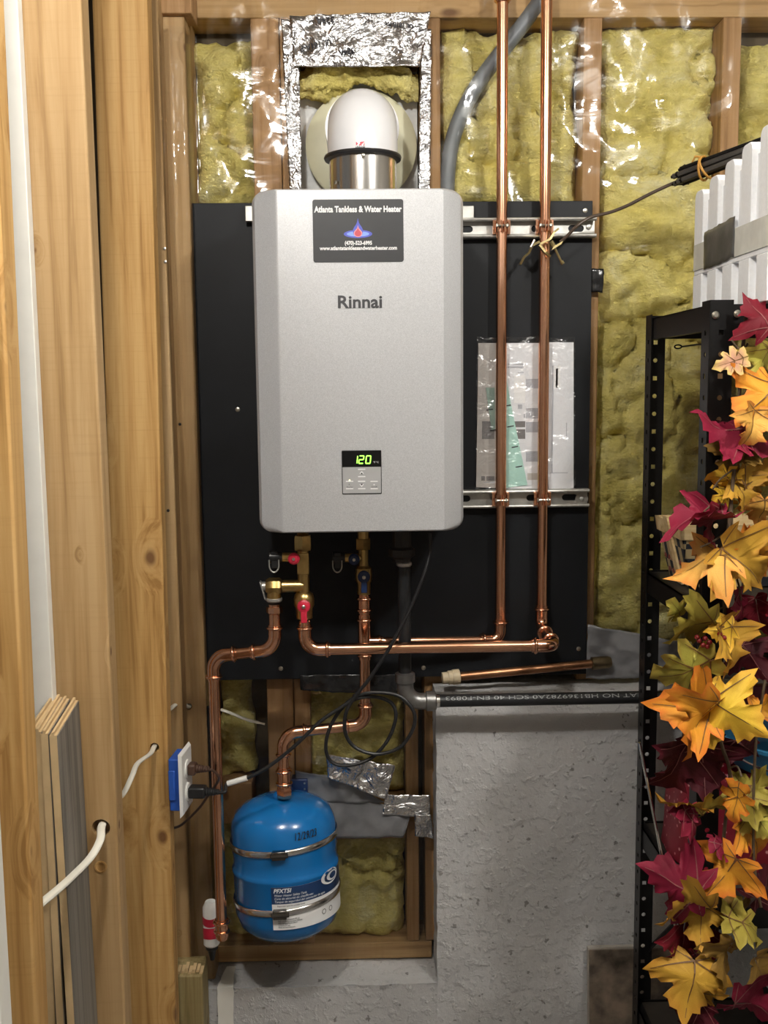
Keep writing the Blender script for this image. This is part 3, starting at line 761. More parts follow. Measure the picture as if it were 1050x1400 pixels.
# maker mark
p = at(492.5, 196, YVN-vr); mb = MB(); mk = MB()
def onel(x, z): return Vector((vc.x + x, YVN - math.sqrt(max(0, (vr-0.0006)**2 - x*x)) , z))
def flat_on(mb_, poly):
    vs = [onel(x - vc.x, z) for x, z in poly] + [onel(x - vc.x, z) + Vector((0, 0.002, 0)) for x, z in poly]; k = len(poly)
    mb_.add(vs, [tuple(range(k)), tuple(range(k, 2*k))[::-1]] + [(i, i+k, (i+1) % k + k, (i+1) % k) for i in range(k)])
w_ = 0.0072; h_ = 0.0032
flat_on(mb, [(p.x-w_, p.z-h_), (p.x-w_*.45, p.z), (p.x-w_, p.z+h_)])
flat_on(mb, [(p.x+w_*.1, p.z-h_), (p.x+w_, p.z+h_), (p.x-w_*.1, p.z+h_)][::1])
flat_on(mb, [(p.x-w_*.4, p.z-h_), (p.x+w_*.4, p.z-h_), (p.x-w_*.05, p.z+h_*.3)])
flat_on(mb, [(p.x+w_*.75, p.z-h_), (p.x+w_, p.z-h_), (p.x+w_, p.z+h_*.6)])
obj('maker_mark', mb, RED1, el_, smooth=0)
text(mk, 'centrotherm' if False else 'ubbink', 0.0062, (0, 0, 0), bold=0.0002, fn=lambda x, z, d: onel(p.x - vc.x + x, p.z - 0.0062 + z) + Vector((0, -0.0003 - d*0.3, 0)))
obj('maker_print', mk, GREY_INK, el_, smooth=0)
pd = at(494, 208, 2.045)
mb = MB().lathe([(0.062, 0.004), (0.104, 0.004), (0.107, 0.001), (0.107, -0.004), (0.103, -0.006), (0.062, -0.006)], (pd.x, 2.048, zc_+0.004-0.005), (0, 1, 0), 48); obj('wall_plate', mb, CREAM_PL, ve)

# ================================================================ plumbing
YHOT, YCOLD, YGAS, YUP = 1.812, 1.888, 1.852, 1.944
PR = 0.0103
XP = Vector((1, 0, 0)); YP = Vector((0, 1, 0)); ZP = Vector((0, 0, 1))
def pipe(parent, pts, r=PR, name='pipe', mat=None, n=18): return obj(name, MB().tube(pts, r, n), mat or COPPER, parent, smooth=60)
def beads(mb, p, d, r):
    d = Vector(d).normalized(); p = Vector(p)
    mb.tube([p - d*0.0032, p - d*0.0018, p, p + d*0.0018, p + d*0.0032], [r*1.16, r*1.42, r*1.50, r*1.42, r*1.16], 18)
def elbow(parent, p, d_in, d_out, r=PR, cr=0.026, leg=0.020, mat=None):
    p, a, b = Vector(p), Vector(d_in).normalized(), Vector(d_out).normalized()
    pts = [p - a*(cr+leg)] + arc_corner(p, a, b, cr, 10) + [p + b*(cr+leg)]
    mb = MB().tube(pts, r*1.17, 18); beads(mb, p - a*(cr+leg*0.70), a, r); beads(mb, p + b*(cr+leg*0.70), b, r)
    return obj('elbow', mb, mat or COPPER_FIT, parent, smooth=50)
def coupling(parent, p, d, L=0.034, r=PR, mat=None):
    p, d = Vector(p), Vector(d).normalized()
    mb = MB().tube([p - d*L/2, p + d*L/2], r*1.17, 18); beads(mb, p - d*L*0.34, d, r); beads(mb, p + d*L*0.34, d, r)
    return obj('coupling', mb, mat or COPPER_FIT, parent, smooth=50)

# --- hot supply: valve elbow, long front run, double elbow, riser at the wall
ph0 = at(417, 888, YHOT); ph1 = at(748, 886, YHOT); pu1 = at(742.5, 600, YUP)
hp = thing('hot_water_pipe', (ph0.x, YHOT, ph0.z), 'copper pipe rising at the far side with long run below heater', 'pipe')
zh = ph0.z
ztop = 2.40
zr2 = zh + 0.012
ztee = zat(417, 848, YHOT)
xr_ = pu1.x
pipe(hp, [(ph0.x, YHOT, ztee), (ph0.x, YHOT, zh+0.03)], PR*1.0)
elbow(hp, (ph0.x, YHOT, zh), -ZP, XP)
pipe(hp, [(ph0.x+0.03, YHOT, zh), (xr_-0.02, YHOT, zh)], name='long_run')
elbow(hp, (xr_, YHOT, zh), XP, YP, cr=0.018, leg=0.024)
elbow(hp, (xr_, YUP, zh), YP, ZP, cr=0.022, leg=0.024)
pipe(hp, [(xr_, YHOT+0.03, zh), (xr_, YUP-0.03, zh)])
pipe(hp, [(xr_, YUP, zh+0.03), (xr_, YUP, ztop)], name='riser')
# --- cold supply: riser, back run, tee, drop to the tank
pu0 = at(685, 600, YUP); xc0 = xat(498, 850, YCOLD); zc0 = zat(505, 877, YCOLD); xr0 = pu0.x
ptank = at(389, 1088, 1.872)
cp_ = thing('cold_water_pipe', (ptank.x, 1.872, ptank.z), 'copper pipe rising nearest the heater with drop to the blue tank', 'pipe')
zr0 = zat(690, 875, YUP)
pipe(cp_, [(xr0, YUP, zr0+0.03), (xr0, YUP, ztop)], name='riser')
mb = MB().lathe([(PR*1.17, 0), (PR*1.5, 0.003), (PR*1.5, 0.006), (PR*1.17, 0.009), (PR*1.17, 0.05)], (xr0, YUP, zat(685, 4, YUP)), (0, 0, 1), 18); obj('coupling', mb, COPPER_FIT, cp_)
drun = (Vector((xr0, YUP, zr0)) - Vector((xc0, YCOLD, zc0))).normalized()
elbow(cp_, (xr0, YUP, zr0), drun, ZP, cr=0.020, leg=0.022)
pipe(cp_, [Vector((xc0, YCOLD, zc0))+drun*0.01, Vector((xr0, YUP, zr0))-drun*0.03], 0.0085, name='back_run')
zcv = zat(498, 812, YCOLD); zdrop = zat(492, 990, YCOLD)
pipe(cp_, [(xc0, YCOLD, zcv), (xc0, YCOLD, zdrop+0.03)], name='drop')
coupling(cp_, (xc0, YCOLD, zat(498, 826, YCOLD)), ZP, 0.032)
mb = MB().tube([(xc0, YCOLD, zc0+0.052), (xc0, YCOLD, zc0-0.034)], PR*1.2, 18); mb.tube([Vector((xc0, YCOLD, zc0)), Vector((xc0, YCOLD, zc0))+drun*0.034], 0.0108, 16)
beads(mb, (xc0, YCOLD, zc0+0.042), ZP, PR); beads(mb, (xc0, YCOLD, zc0-0.026), ZP, PR); beads(mb, Vector((xc0, YCOLD, zc0))+drun*0.028, drun, 0.0085)
obj('tee', mb, COPPER_FIT, cp_, smooth=50)
e1 = Vector((xc0, YCOLD, zdrop)); e2 = Vector((ptank.x, 1.872, zat(389, 1003, 1.872)))
dl = (e2-e1).normalized()
elbow(cp_, e1, -ZP, dl, cr=0.022, leg=0.020); elbow(cp_, e2, dl, -ZP, cr=0.026, leg=0.020)
pipe(cp_, [e1+dl*0.03, e2-dl*0.03])
pipe(cp_, [e2-ZP*0.03, (ptank.x, 1.872, ptank.z-0.002)])
pz = zat(389, 1062, 1.872)
coupling(cp_, (ptank.x, 1.872, pz), ZP, 0.036, PR*1.05)
mb = MB().lathe([(0.0145, 0), (0.0155, 0.003), (0.0155, 0.016), (0.0135, 0.019), (0.0135, 0.022)], (ptank.x, 1.872, ptank.z-0.002), (0, 0, 1), 6); obj('hex_adapter', mb, COPPER_FIT, cp_)
# --- relief drain
pr0 = at(376.5, 888, YHOT); pr1 = at(291.5, 897, YHOT+0.01)
rp = thing('relief_drain_pipe', (pr1.x, pr1.y, zat(293, 1278, pr1.y)), 'copper drain pipe running down beside the wall outlet', 'pipe')
dd = (pr1-pr0).normalized()
zrv = zat(376, 826, YHOT)
pipe(rp, [(pr0.x, YHOT, zrv), (pr0.x, YHOT, pr0.z+0.03)])
mb = MB().lathe([(0.0128, 0), (0.0145, -0.002), (0.0145, -0.011), (0.0125, -0.013)], (pr0.x, YHOT, zat(376, 829, YHOT)), (0, 0, 1), 8); obj('adapter', mb, COPPER_FIT, rp)
elbow(rp, pr0, -ZP, dd, cr=0.026); elbow(rp, pr1, dd, -ZP, cr=0.024)
pipe(rp, [pr0+dd*0.03, pr1-dd*0.03])
zre = zat(293, 1262, pr1.y)
pipe(rp, [pr1-ZP*0.03, (pr1.x, pr1.y, zre)], name='down_run')
mb = MB().tube([(pr1.x, pr1.y, zre+0.008), (pr1.x, pr1.y, zre-0.022), (pr1.x, pr1.y+0.004, zre-0.027)], PR*1.2, 18); beads(mb, (pr1.x, pr1.y, zre+0.002), ZP, PR*1.05); beads(mb, (pr1.x, pr1.y, zre-0.016), ZP, PR)
obj('end_fitting', mb, COPPER_FIT, rp)

# --- brass service valves
def ring_loop(mb, c, w, h, r, tilt=0):
    P = []
    for i in range(15):
        a = math.pi*i/14; P.append(Vector(c) + Vector((-w*math.cos(a), 0, -h*math.sin(a) if i else 0)))
    P = [Vector(c)+Vector((-w, 0, h*0.7))] + P + [Vector(c)+Vector((w, 0, h*0.7))]
    mb.tube(smooth_path(P, 2), r, 8)
def handle(parent, p, col, lever):
    mb = MB().lathe([(0.004, 0.0), (0.0115, -0.002), (0.0115, -0.007), (0.009, -0.009), (0.0045, -0.0095)], p, (0, 1, 0), 22)
    h = obj('handle', mb, col, parent)
    mb = MB().obox(Vector(p)+Vector((-0.0055, -0.0085, -0.030)), (0.011, 0, 0), (0, 0.005, 0), (0, 0, 0.026)); obj('lever', mb, col, h, bevel=0.0012)
    mb = MB().lathe([(0.0036, 0), (0.0036, -0.003), (0.002, -0.004)], Vector(p)+Vector((0, -0.0095, 0)), (0, 1, 0), 6); obj('bolt', mb, SCREW, h)
    return h
def drain_port(v, xb, y, px_knob, px_cap, py, col):
    k = at(px_knob, py, y-0.012); c = at(px_cap, py+3, y); z = c.z
    mb = MB().tube([(xb, y, k.z), (c.x-0.004, y, k.z)], 0.0085, 14); mb.tube([(k.x, y, k.z), (k.x, y-0.016, k.z)], 0.006, 12); obj('drain_port', mb, BRASS, v)
    mb = MB().lathe([(0.004, 0), (0.0105, -0.002), (0.0105, -0.006), (0.007, -0.009)], (k.x, y-0.014, k.z), (0, 1, 0), 18); h = obj('drain_knob', mb, col, v)
    mb = MB().lathe([(0.003, 0), (0.003, -0.003)], (k.x, y-0.023, k.z), (0, 1, 0), 6); obj('bolt', mb, SCREW, h)
    mb = MB().tube([(c.x+0.014, y, k.z), (c.x+0.004, y, k.z), (c.x-0.010, y, k.z)], [0.0085, 0.0115, 0.0115], 14); mb.box((c.x-0.006, y-0.010, k.z-0.018), (c.x+0.006, y+0.004, k.z+0.011)); cap = obj('drain_cap', mb, BLACK_PL, v, bevel=0.001)
    mb = MB(); ring_loop(mb, (c.x-0.001, y-0.012, k.z-0.012), 0.0085, 0.013, 0.0013); obj('tether', mb, GALV, cap)
# hot
xh = ph0.x; z0 = zat(417, 735, YHOT)
hv = thing('service_valve', (xh, YHOT, ztee), 'brass service valve with red handle on the hot outlet', 'valve', 'brass service valves under the heater')
za, zb2 = zat(417, 752, YHOT), zat(417, 735, YHOT)
mb = MB().lathe([(0.0155, 0), (0.0165, 0.002), (0.0165, zb2-za-0.002), (0.0155, zb2-za+0.004)], (xh, YHOT, za), (0, 0, 1), 6); mb.tube([(xh, YHOT, zb2), (xh, YHOT+0.04, hB_+0.002)], 0.011, 12); obj('union_nut', mb, BRASS, hv)
zv1, zv0 = zat(417, 812, YHOT), zat(417, 848, YHOT)
mb = MB().tube([(xh, YHOT, za+0.002), (xh, YHOT, zv1)], 0.0105, 16); mb.box((xh-0.0105, YHOT-0.011, zat(417, 784, YHOT)), (xh+0.0105, YHOT+0.008, za-0.004)); obj('valve_body', mb, BRASS, hv, bevel=0.001)
mb = MB().lathe([(0.012, 0), (0.0165, -0.004), (0.0185, -0.012), (0.0185, -0.024), (0.0155, -0.030), (0.0145, zv0-zv1)], (xh, YHOT, zv1+0.004), (0, 0, 1), 20); obj('ball_housing', mb, BRASS, hv)
zt = zat(417, 801, YHOT)
mb = MB().tube([(xh, YHOT, zt), (xat(386, 801, YHOT), YHOT, zt)], 0.0115, 16); obj('side_outlet', mb, BRASS, hv)
handle(hv, at(415.5, 828, YHOT-0.020), RED_EN, 1)
drain_port(hv, xh, YHOT, 402, 376, 763, RED_EN)
# cold
cv = thing('service_valve', (xc0, YCOLD, zcv), 'brass service valve with navy handle on the cold inlet', 'valve', 'brass service valves under the heater')
za, zb2 = zat(498, 751, YCOLD), zat(498, 736, YCOLD)
mb = MB().lathe([(0.014, 0), (0.015, 0.002), (0.015, zb2-za-0.002), (0.014, zb2-za)], (xc0, YCOLD, za), (0, 0, 1), 6); mb.tube([(xc0, YCOLD, zb2), (xc0, YCOLD, hB_+0.002)], 0.011, 12); obj('union_nut', mb, BRASS, cv)
zv1 = zat(498, 776, YCOLD)
mb = MB().tube([(xc0, YCOLD, za+0.002), (xc0, YCOLD, zv1)], 0.0095, 16); obj('valve_body', mb, BRASS, cv)
mb = MB().lathe([(0.011, 0), (0.0155, -0.005), (0.0165, -0.014), (0.0165, -0.026), (0.013, -0.034), (0.0125, zcv-zv1-0.004)], (xc0, YCOLD, zv1+0.004), (0, 0, 1), 20); obj('ball_housing', mb, BRASS, cv)
handle(cv, at(497.5, 788, YCOLD-0.019), NAVY_EN, 1)
drain_port(cv, xc0, YCOLD, 484, 462, 764, NAVY_EN)
# relief valve
xr3 = pr0.x
rv = thing('relief_valve', (xr3, YHOT, zrv), 'brass pressure relief valve with steel test lever above the drain pipe', 'valve')
mb = MB().lathe([(0.013, 0), (0.016, 0.004), (0.016, 0.022), (0.012, 0.028)], (xr3+0.014, YHOT, zt), (-1, 0, 0), 8); mb.tube([(xr3, YHOT, zt), (xr3, YHOT, zat(376, 819, YHOT))], [0.0125, 0.0135], 16); obj('valve_body', mb, BRASS, rv)
mb = MB().lathe([(0.0135, 0), (0.0145, -0.001), (0.0145, -0.005), (0.013, -0.007)], (xr3, YHOT, zat(376, 817, YHOT)), (0, 0, 1), 18); obj('thread_seal', mb, GALV, rv)
mb = MB().lathe([(0.009, 0), (0.009, 0.007), (0.004, 0.009)], (xr3-0.014, YHOT, zt), (-1, 0, 0), 14); mb.obox((xr3-0.025, YHOT-0.009, zt+0.010), (0.003, 0, -0.002), (0, 0.018, 0), (0.008, 0, -0.032)); obj('test_lever', mb, GALV, rv, bevel=0.0008)

# --- gas line
GR = 0.0118
xg = xat(553, 840, YGAS); zg = zat(640, 957.5, YGAS)
gp = thing('gas_pipe', (xg, YGAS, zg), 'black iron gas pipe dropping from heater and running along the concrete ledge', 'pipe')
zgu = zat(549, 768, YGAS)
pipe(gp, [(xg, YGAS, zgu), (xg, YGAS, zg+0.02)], GR, mat=IRON)
mb = MB().lathe([(0.0165, 0), (0.0165, 0.006), (0.0195, 0.008), (0.0245, 0.012), (0.0245, 0.024), (0.019, 0.027), (0.0175, 0.030), (0.0175, hB_-zgu-0.012), (0.013, hB_-zgu)], (xg-0.004, YGAS, zgu), (0, 0, 1), 8); obj('union', mb, simple('dark_iron', (0.045, 0.04, 0.037), 0.45, 0.5), gp)
mb = MB().lathe([(0.0128, 0), (0.0145, 0.002), (0.0145, 0.006), (0.0128, 0.008)], (xg, YGAS, zgu-0.008), (0, 0, 1), 18); obj('thread_seal', mb, GALV, gp)
pts = [(xg, YGAS, zg+0.048)] + arc_corner((xg, YGAS, zg), -ZP, XP, 0.030, 10) + [(xg+0.05, YGAS, zg)]
mb = MB().tube(pts, 0.0155, 20)
for p_, d_ in (((xg, YGAS, zg+0.046), ZP), ((xg+0.048, YGAS, zg), XP)):
    d_ = Vector(d_); p_ = Vector(p_); mb.tube([p_-d_*0.010, p_-d_*0.008, p_+d_*0.008, p_+d_*0.010], [0.0155, 0.0185, 0.0185, 0.0155], 20)
obj('elbow', mb, CASTGREY, gp, smooth=50)
xg2 = xat(601, 957, YGAS)
mb = MB().tube([(xg2-0.012, YGAS, zg), (xg2, YGAS, zg)], GR*1.08, 18); obj('thread_seal', mb, STEEL, gp)
lr = pipe(gp, [(xg2, YGAS, zg), (1.15, YGAS, zg)], GR, name='long_run', mat=IRON)
mb = MB()
tx = 'THA-HEAT NO HB1369782A0 SCH 40 EN-F0893'
xt = (xat(609, 952, YGAS-GR)+xat(925, 952, YGAS-GR))/2; wt = xat(925, 952, YGAS-GR)-xat(609, 952, YGAS-GR)
def on_pipe(x, z, d):
    a = 0.70 + z/GR; rr_ = GR + 0.0002 + max(0, d)*0.5
    return Vector((xt + x, YGAS - rr_*math.cos(a), zg + rr_*math.sin(a)))
text(mb, tx, 0.0105, (0, 0, 0), width=wt, rot=math.pi, fn=on_pipe)
obj('stencil_lettering', mb, simple('pale_stencil', (0.30, 0.31, 0.31), 0.6), lr, smooth=0)

# --- old capped copper stub
p0, p1 = at(628, 925, 1.93), at(812, 907, 1.952)
op = thing('capped_copper_pipe', p0, 'old dull copper pipe with a beige cap lying above the gas pipe', 'pipe')
d = (p1-p0).normalized()
pipe(op, [p0 - d*0.01, p1], 0.0085, mat=COPPER_OLD)
q = p0 - d*0.002
mb = MB().tube([q-d*0.032, q-d*0.0315, q-d*0.020, q-d*0.0199, q-d*0.012, q-d*0.0115, q+d*0.002, q+d*0.003], [0.010, 0.0115, 0.0115, 0.0135, 0.0135, 0.0148, 0.0148, 0.0125], 14); obj('end_cap', mb, BEIGE_PL, op, smooth=30)
mb = MB().tube([p1-d*0.006, p1-d*0.004, p1+d*0.028, p1+d*0.034], [0.0085, 0.0125, 0.0125, 0.010], 16); obj('coupling', mb, simple('tarnished_brass', (0.22, 0.17, 0.10), 0.4, 1.0, 0.4), op)

# ================================================================ strut rails and clamps
def slot_strip(mb, x0, x1, z0, z1, y, pitch, sl, sh, th=0.002):
    """plate with oblong punched slots, real holes"""
    n = max(1, round((x1-x0)/pitch)); p = (x1-x0)/n
    for i in range(n):
        a, b = x0+p*i, x0+p*(i+1); cx, cz = (a+b)/2, (z0+z1)/2
        inner = []
        for s_, a0 in ((1, -90), (-1, 90)):
            for k in range(7): an = R(a0+180*k/6); inner.append((cx + s_*(sl/2-sh/2) + sh/2*math.cos(an), cz + sh/2*math.sin(an)))
        m = len(inner); outer = []
        for (x, z) in inner:
            dx, dz = x-cx, z-cz; s1 = min((p/2)/abs(dx) if abs(dx) > 1e-6 else 9e9, ((z1-z0)/2)/abs(dz) if abs(dz) > 1e-6 else 9e9)
            outer.append((cx+dx*s1, cz+dz*s1))
        ring = []
        # close corners: insert the plate corners between consecutive outer points on different sides
        vs = [(x, y, z) for x, z in inner] + [(x, y, z) for x, z in outer] + [(x, y+th, z) for x, z in inner] + [(x, y+th, z) for x, z in outer]
        fs = []
        for k in range(m):
            k2 = (k+1) % m
            fs.append((k, k2, m+k2, m+k)); fs.append((2*m+k, 3*m+k, 3*m+k2, 2*m+k2)); fs.append((k, 2*m+k, 2*m+k2, k2))
        base = len(mb.v); mb.add(vs, fs)
        for cxx, czz in ((b, z1), (a, z1), (a, z0), (b, z0)):
            best = None
            for k in range(m):
                k2 = (k+1) % m; o1, o2 = outer[k], outer[k2]
                if (abs(o1[0]-cxx) < 1e-6 and abs(o2[1]-czz) < 1e-6) or (abs(o1[1]-czz) < 1e-6 and abs(o2[0]-cxx) < 1e-6):
                    mb.add([(o1[0], y, o1[1]), (o2[0], y, o2[1]), (cxx, y, czz)], [(0, 1, 2)]); break
YRB, YRF = 1.969, 1.951
def rail(label, pxa, pxb, pya, pyb, pitch):
    x0, x1 = xat(pxa, pya, YRF), xat(pxb, pya, YRF); zt_, zb_ = zat((pxa+pxb)/2, pya, YRF), zat((pxa+pxb)/2, pyb, YRF)
    t_ = thing('strut_channel', ((x0+x1)/2, YRB, zb_), label, 'channel', 'steel strut rails on the black board')
    mb = MB(); slot_strip(mb, x0, x1, zb_+0.003, zt_-0.003, YRB, pitch, 0.030, 0.0125); obj('slotted_web', mb, GALV, t_, smooth=0)
    for zz, s_ in ((zt_, -1), (zb_, 1)):
        mb = MB().tube([(x0, YRF+0.003, zz+s_*0.0035), (x1, YRF+0.003, zz+s_*0.0035)], 0.0035, 10); mb.box((x0, YRF+0.004, zz), (x1, YRB+0.002, zz+s_*0.0022)); obj('lip', mb, GALV, t_)
    return t_, x0, x1, zt_, zb_
r1, rx0, rx1, rzt, rzb = rail('upper galvanized strut rail with slots behind the copper pipes', 560, 816, 297, 325, 0.075)
r2, qx0, qx1, qzt, qzb = rail('lower galvanized strut rail with slots behind the copper pipes', 560, 806, 670, 695, 0.0715)
for t_, px, py in ((r1, 805, 310), (r2, 795, 682)):
    p = at(px, py, YRB); mb = MB().lathe([(0.0125, 0), (0.0125, -0.0015), (0.0045, -0.0016), (0.0045, -0.004), (0.002, -0.005)] if py > 400 else [(0.005, 0), (0.005, -0.003), (0.003, -0.004)], (p.x, YRB-0.0002, p.z), (0, 1, 0), 20); obj('fixing_screw', mb, GALV, t_)
for lab, x_, zt_, zb_ in (('copper plated pipe clamp at upper rail nearest the heater', xr0, rzt, rzb), ('copper plated pipe clamp at upper rail farthest from heater', xr_, rzt, rzb),
                          ('copper plated pipe clamp at lower rail nearest the heater', xr0, qzt, qzb), ('copper plated pipe clamp at lower rail farthest from heater', xr_, qzt, qzb)):
    zc2 = (zt_+zb_)/2
    t_ = thing('pipe_clamp', (x_, YUP, zb_), lab, 'clamp', 'copper pipe clamps on the rails')
    hh = 0.010
    for s_ in (-1, 1):
        mb = MB()
        pr_ = []
        for i in range(9):
            a = R(-90 + s_*(8 + 150*i/8)); pr_.append((x_ + (PR+0.0022)*math.cos(a), YUP + (PR+0.0022)*math.sin(a)))
        vs = []
        for (x, y) in pr_:
            dx, dy = (x-x_), (y-YUP); L = math.hypot(dx, dy)
            for zz in (zc2-hh, zc2+hh):
                vs.append((x, y, zz)); vs.append((x_+dx/L*(PR+0.0005), YUP+dy/L*(PR+0.0005), zz))
        fs = []
        for i in range(8):
            o_ = i*4; fs += [(o_, o_+4, o_+6, o_+2), (o_+1, o_+3, o_+7, o_+5), (o_+2, o_+6, o_+7, o_+3), (o_, o_+1, o_+5, o_+4)]
        fs += [(0, 2, 3, 1), (32, 33, 35, 34)]
        mb.add(vs, fs)
        mb.box((x_+s_*0.0018, YUP-PR-0.012, zc2-hh), (x_+s_*0.0034, YUP-PR-0.0012, zc2+hh))
        mb.box((x_+s_*(PR+0.001), YUP+0.001, zc2-hh*1.25), (x_+s_*(PR+0.006), YRF+0.004, zc2+hh*1.25))
        obj('clamp_half', mb, COPPER_FIT, t_, smooth=40)
    mb = MB().tube([(x_-0.012, YUP-PR-0.007, zc2), (x_+0.011, YUP-PR-0.007, zc2)], 0.0022, 8); mb.lathe([(0.0042, 0), (0.0042, 0.003)], (x_-0.010, YUP-PR-0.007, zc2), (-1, 0, 0), 6); mb.lathe([(0.0042, 0), (0.0042, 0.003)], (x_+0.006, YUP-PR-0.007, zc2), (1, 0, 0), 6)
    obj('clamp_bolt', mb, SCREW, t_)

# ================================================================ expansion tank
TR = 0.1005
tw = at(393, 1187, 1.872)
tz0 = zat(393, 1290, 1.80) - 0.014
th_ = ptank.z - 0.012 - tz0
tk = thing('expansion_tank', (ptank.x+0.004, 1.872, tz0), 'blue expansion tank with two steel straps and paper label', 'tank')
prof = [(0.002, 0.0), (0.045, 0.003), (0.075, 0.012), (0.092, 0.027), (TR, 0.052), (TR, 0.128), (TR+0.0018, 0.131), (TR+0.0018, 0.135), (TR, 0.139), (TR-0.0015, 0.143), (TR-0.0015, 0.160), (TR, 0.168), (TR, th_-0.052),
        (TR-0.002, th_-0.040), (TR-0.010, th_-0.022), (TR-0.025, th_-0.010), (0.055, th_-0.001), (0.030, th_+0.003), (0.017, th_+0.004), (0.016, th_+0.010), (0.013, th_+0.012)]
mb = MB().lathe(prof, (0, 0, 0), (0, 0, 1), 56); tb = obj('tank_body', mb, BLUE_TANK, tk, local=True, smooth=50)
def cyl(a, z, r): return Vector((r*math.sin(a), -r*math.cos(a), z))
for zz, aw, slope in ((0.188, -0.02, 0.05), (0.079, -0.06, 0.06)):
    def strap(u, w, zz=zz):
        a = -math.pi + 2*math.pi*u; return cyl(a, zz + slope*TR*math.sin(a) + 0.006*(w-0.5)*2, TR + 0.0016 + (0.001 if 0.3 < w < 0.7 else 0))
    mb = MB().grid(64, 3, strap); s_ = obj('strap', mb, STEEL, tk, local=True); so = s_.modifiers.new('t', 'SOLIDIFY'); so.thickness = 0.001; so.offset = 1
    c = cyl(aw, zz + slope*TR*math.sin(aw), TR+0.006)
    mb = MB().box((c.x-0.012, c.y-0.006, c.z-0.008), (c.x+0.013, c.y+0.006, c.z+0.008)); mb.tube([(c.x-0.015, c.y-0.004, c.z), (c.x+0.018, c.y-0.004, c.z)], 0.0045, 10); obj('strap_buckle', mb, simple('dark_steel', (0.16, 0.15, 0.14), 0.25, 1.0), s_, local=True, bevel=0.0015)
def patch(a0, a1, zl, zh_, r, nx=30, nz=6): return MB().grid(nx, nz, lambda u, w: cyl(a0+(a1-a0)*u, zl(u)+(zh_(u)-zl(u))*w, r))
la0, la1 = -0.20, 1.62
lb = obj('label', patch(la0, la1, lambda u: 0.047, lambda u: 0.126, TR+0.0006), WHITE_INK, tk, local=True)
obj('label_band', patch(la0, la1, lambda u: 0.095, lambda u: 0.126, TR+0.0009), NAVY_INK, lb, local=True)
mb = MB()
def wrap(a0, z, r=TR+0.0012): return lambda x, zz, d: cyl(a0 + x/TR, z + zz, r + max(0, d)*0.5)
text(mb, 'PFXT5I', 0.0105, None, fn=wrap(0.0, 0.1195), shear=0.25, bold=0.0003, align='CENTER')
for i, s_ in enumerate(('Water Heater Safety Tank', 'Cuve de s\u00e9curit\u00e9 du chauffe-eau', 'Tanque de seguridad del calentador de agua')):
    text(mb, s_, 0.0056, None, fn=wrap(-0.15, 0.1112-0.0058*i), shear=0.25, align='LEFT')
obj('label_print', mb, WHITE_INK, lb, local=True, smooth=0)
mb = MB()
for i in range(5):
    text(mb, ('Pre-charge pressure 40 psi', 'Max working pressure 150 psi', 'Max temperature 200 F', 'Volume 2.0 gal', 'Date of manufacture')[i], 0.0036, None, fn=wrap(-0.10, 0.0665-0.0036*i), align='LEFT')
mk = MB(); text(mk, 'Expansion tank for potable water', 0.0038, None, fn=wrap(-0.10, 0.0915), align='LEFT'); obj('label_fine_print', mk, GREY_INK, lb, local=True, smooth=0)
obj('label_fine_print', mb, GREY_INK, lb, local=True, smooth=0)
for a_ in (0.80, 0.98):
    mb = MB()
    q = [(0.005*math.cos(2*math.pi*i/20), 0.005*math.sin(2*math.pi*i/20)) for i in range(20)]
    vs = [cyl(a_+x/TR, 0.064+z, TR+0.0012) for x, z in q] + [cyl(a_+x*.75/TR, 0.064+z*.75, TR+0.0012) for x, z in q]
    mb.add(vs, [(i, (i+1) % 20, 20+(i+1) % 20, 20+i) for i in range(20)])
    obj('label_symbol', mb, GREY_INK, lb, local=True, smooth=0)
mb = MB()
for k, (rx, rz, mi) in enumerate(((0.026, 0.0135, 0), (0.020, 0.0105, 1), (0.0165, 0.0085, 0), (0.011, 0.006, 1))):
    q = [(rx*math.cos(2*math.pi*i/28) + 0.004*k*0.6, rz*math.sin(2*math.pi*i/28)) for i in range(28)]
    mb.add([cyl(1.02+x/TR, 0.124+z, TR+0.0022+0.0002*k) for x, z in q], [tuple(range(28))], mi)
obj('label_logo', mb, [WHITE_INK, NAVY_INK], lb, local=True, smooth=0)
mb = MB(); text(mb, '12/29/23', 0.0205, None, fn=wrap(0.50, 0.216), shear=0.1, width=0.044, bold=0.0002, space=1.1); obj('marker_date', mb, BLACK_INK, tb, local=True, smooth=0)
# back bracket tying the tank to the framing
mb = MB().box((-0.035, 0.090, 0.06), (0.035, 0.114, 0.24)); mb.box((-0.03, 0.100, 0.19), (0.03, 0.1225, 0.235)); obj('wall_bracket', mb, GALV, tk, local=True)
tk.rotation_euler = (R(-4.5), R(-2.4), 0)
# dark blue box on the stud behind the tank
a, b = at(398, 1066, 1.962), at(421, 1096, 1.962)
mb = MB().box((a.x, 1.962, b.z-0.03), (b.x, 1.992, a.z)); bx_ = obj('junction_box', mb, NAVY_EN, bevel=0.002); tag(bx_, 'small dark navy electrical box behind the blue tank top', 'electrical box')
for dz in (0.008, 0.02):
    q = MB().lathe([(0.002, 0), (0.002, -0.001)], (b.x-0.006, 1.962, a.z-dz), (0, 1, 0), 8); obj('screw', q, SCREW, bx_)

# ================================================================ outlet, plugs, cords
YO = 1.755
oc = at(252, 1064, YO)
ob = thing('wall_outlet', (oc.x, YO, oc.z-0.06), 'white duplex outlet plate on a blue box beside the drain pipe', 'outlet')
ob.rotation_euler = (0, 0, R(-6))
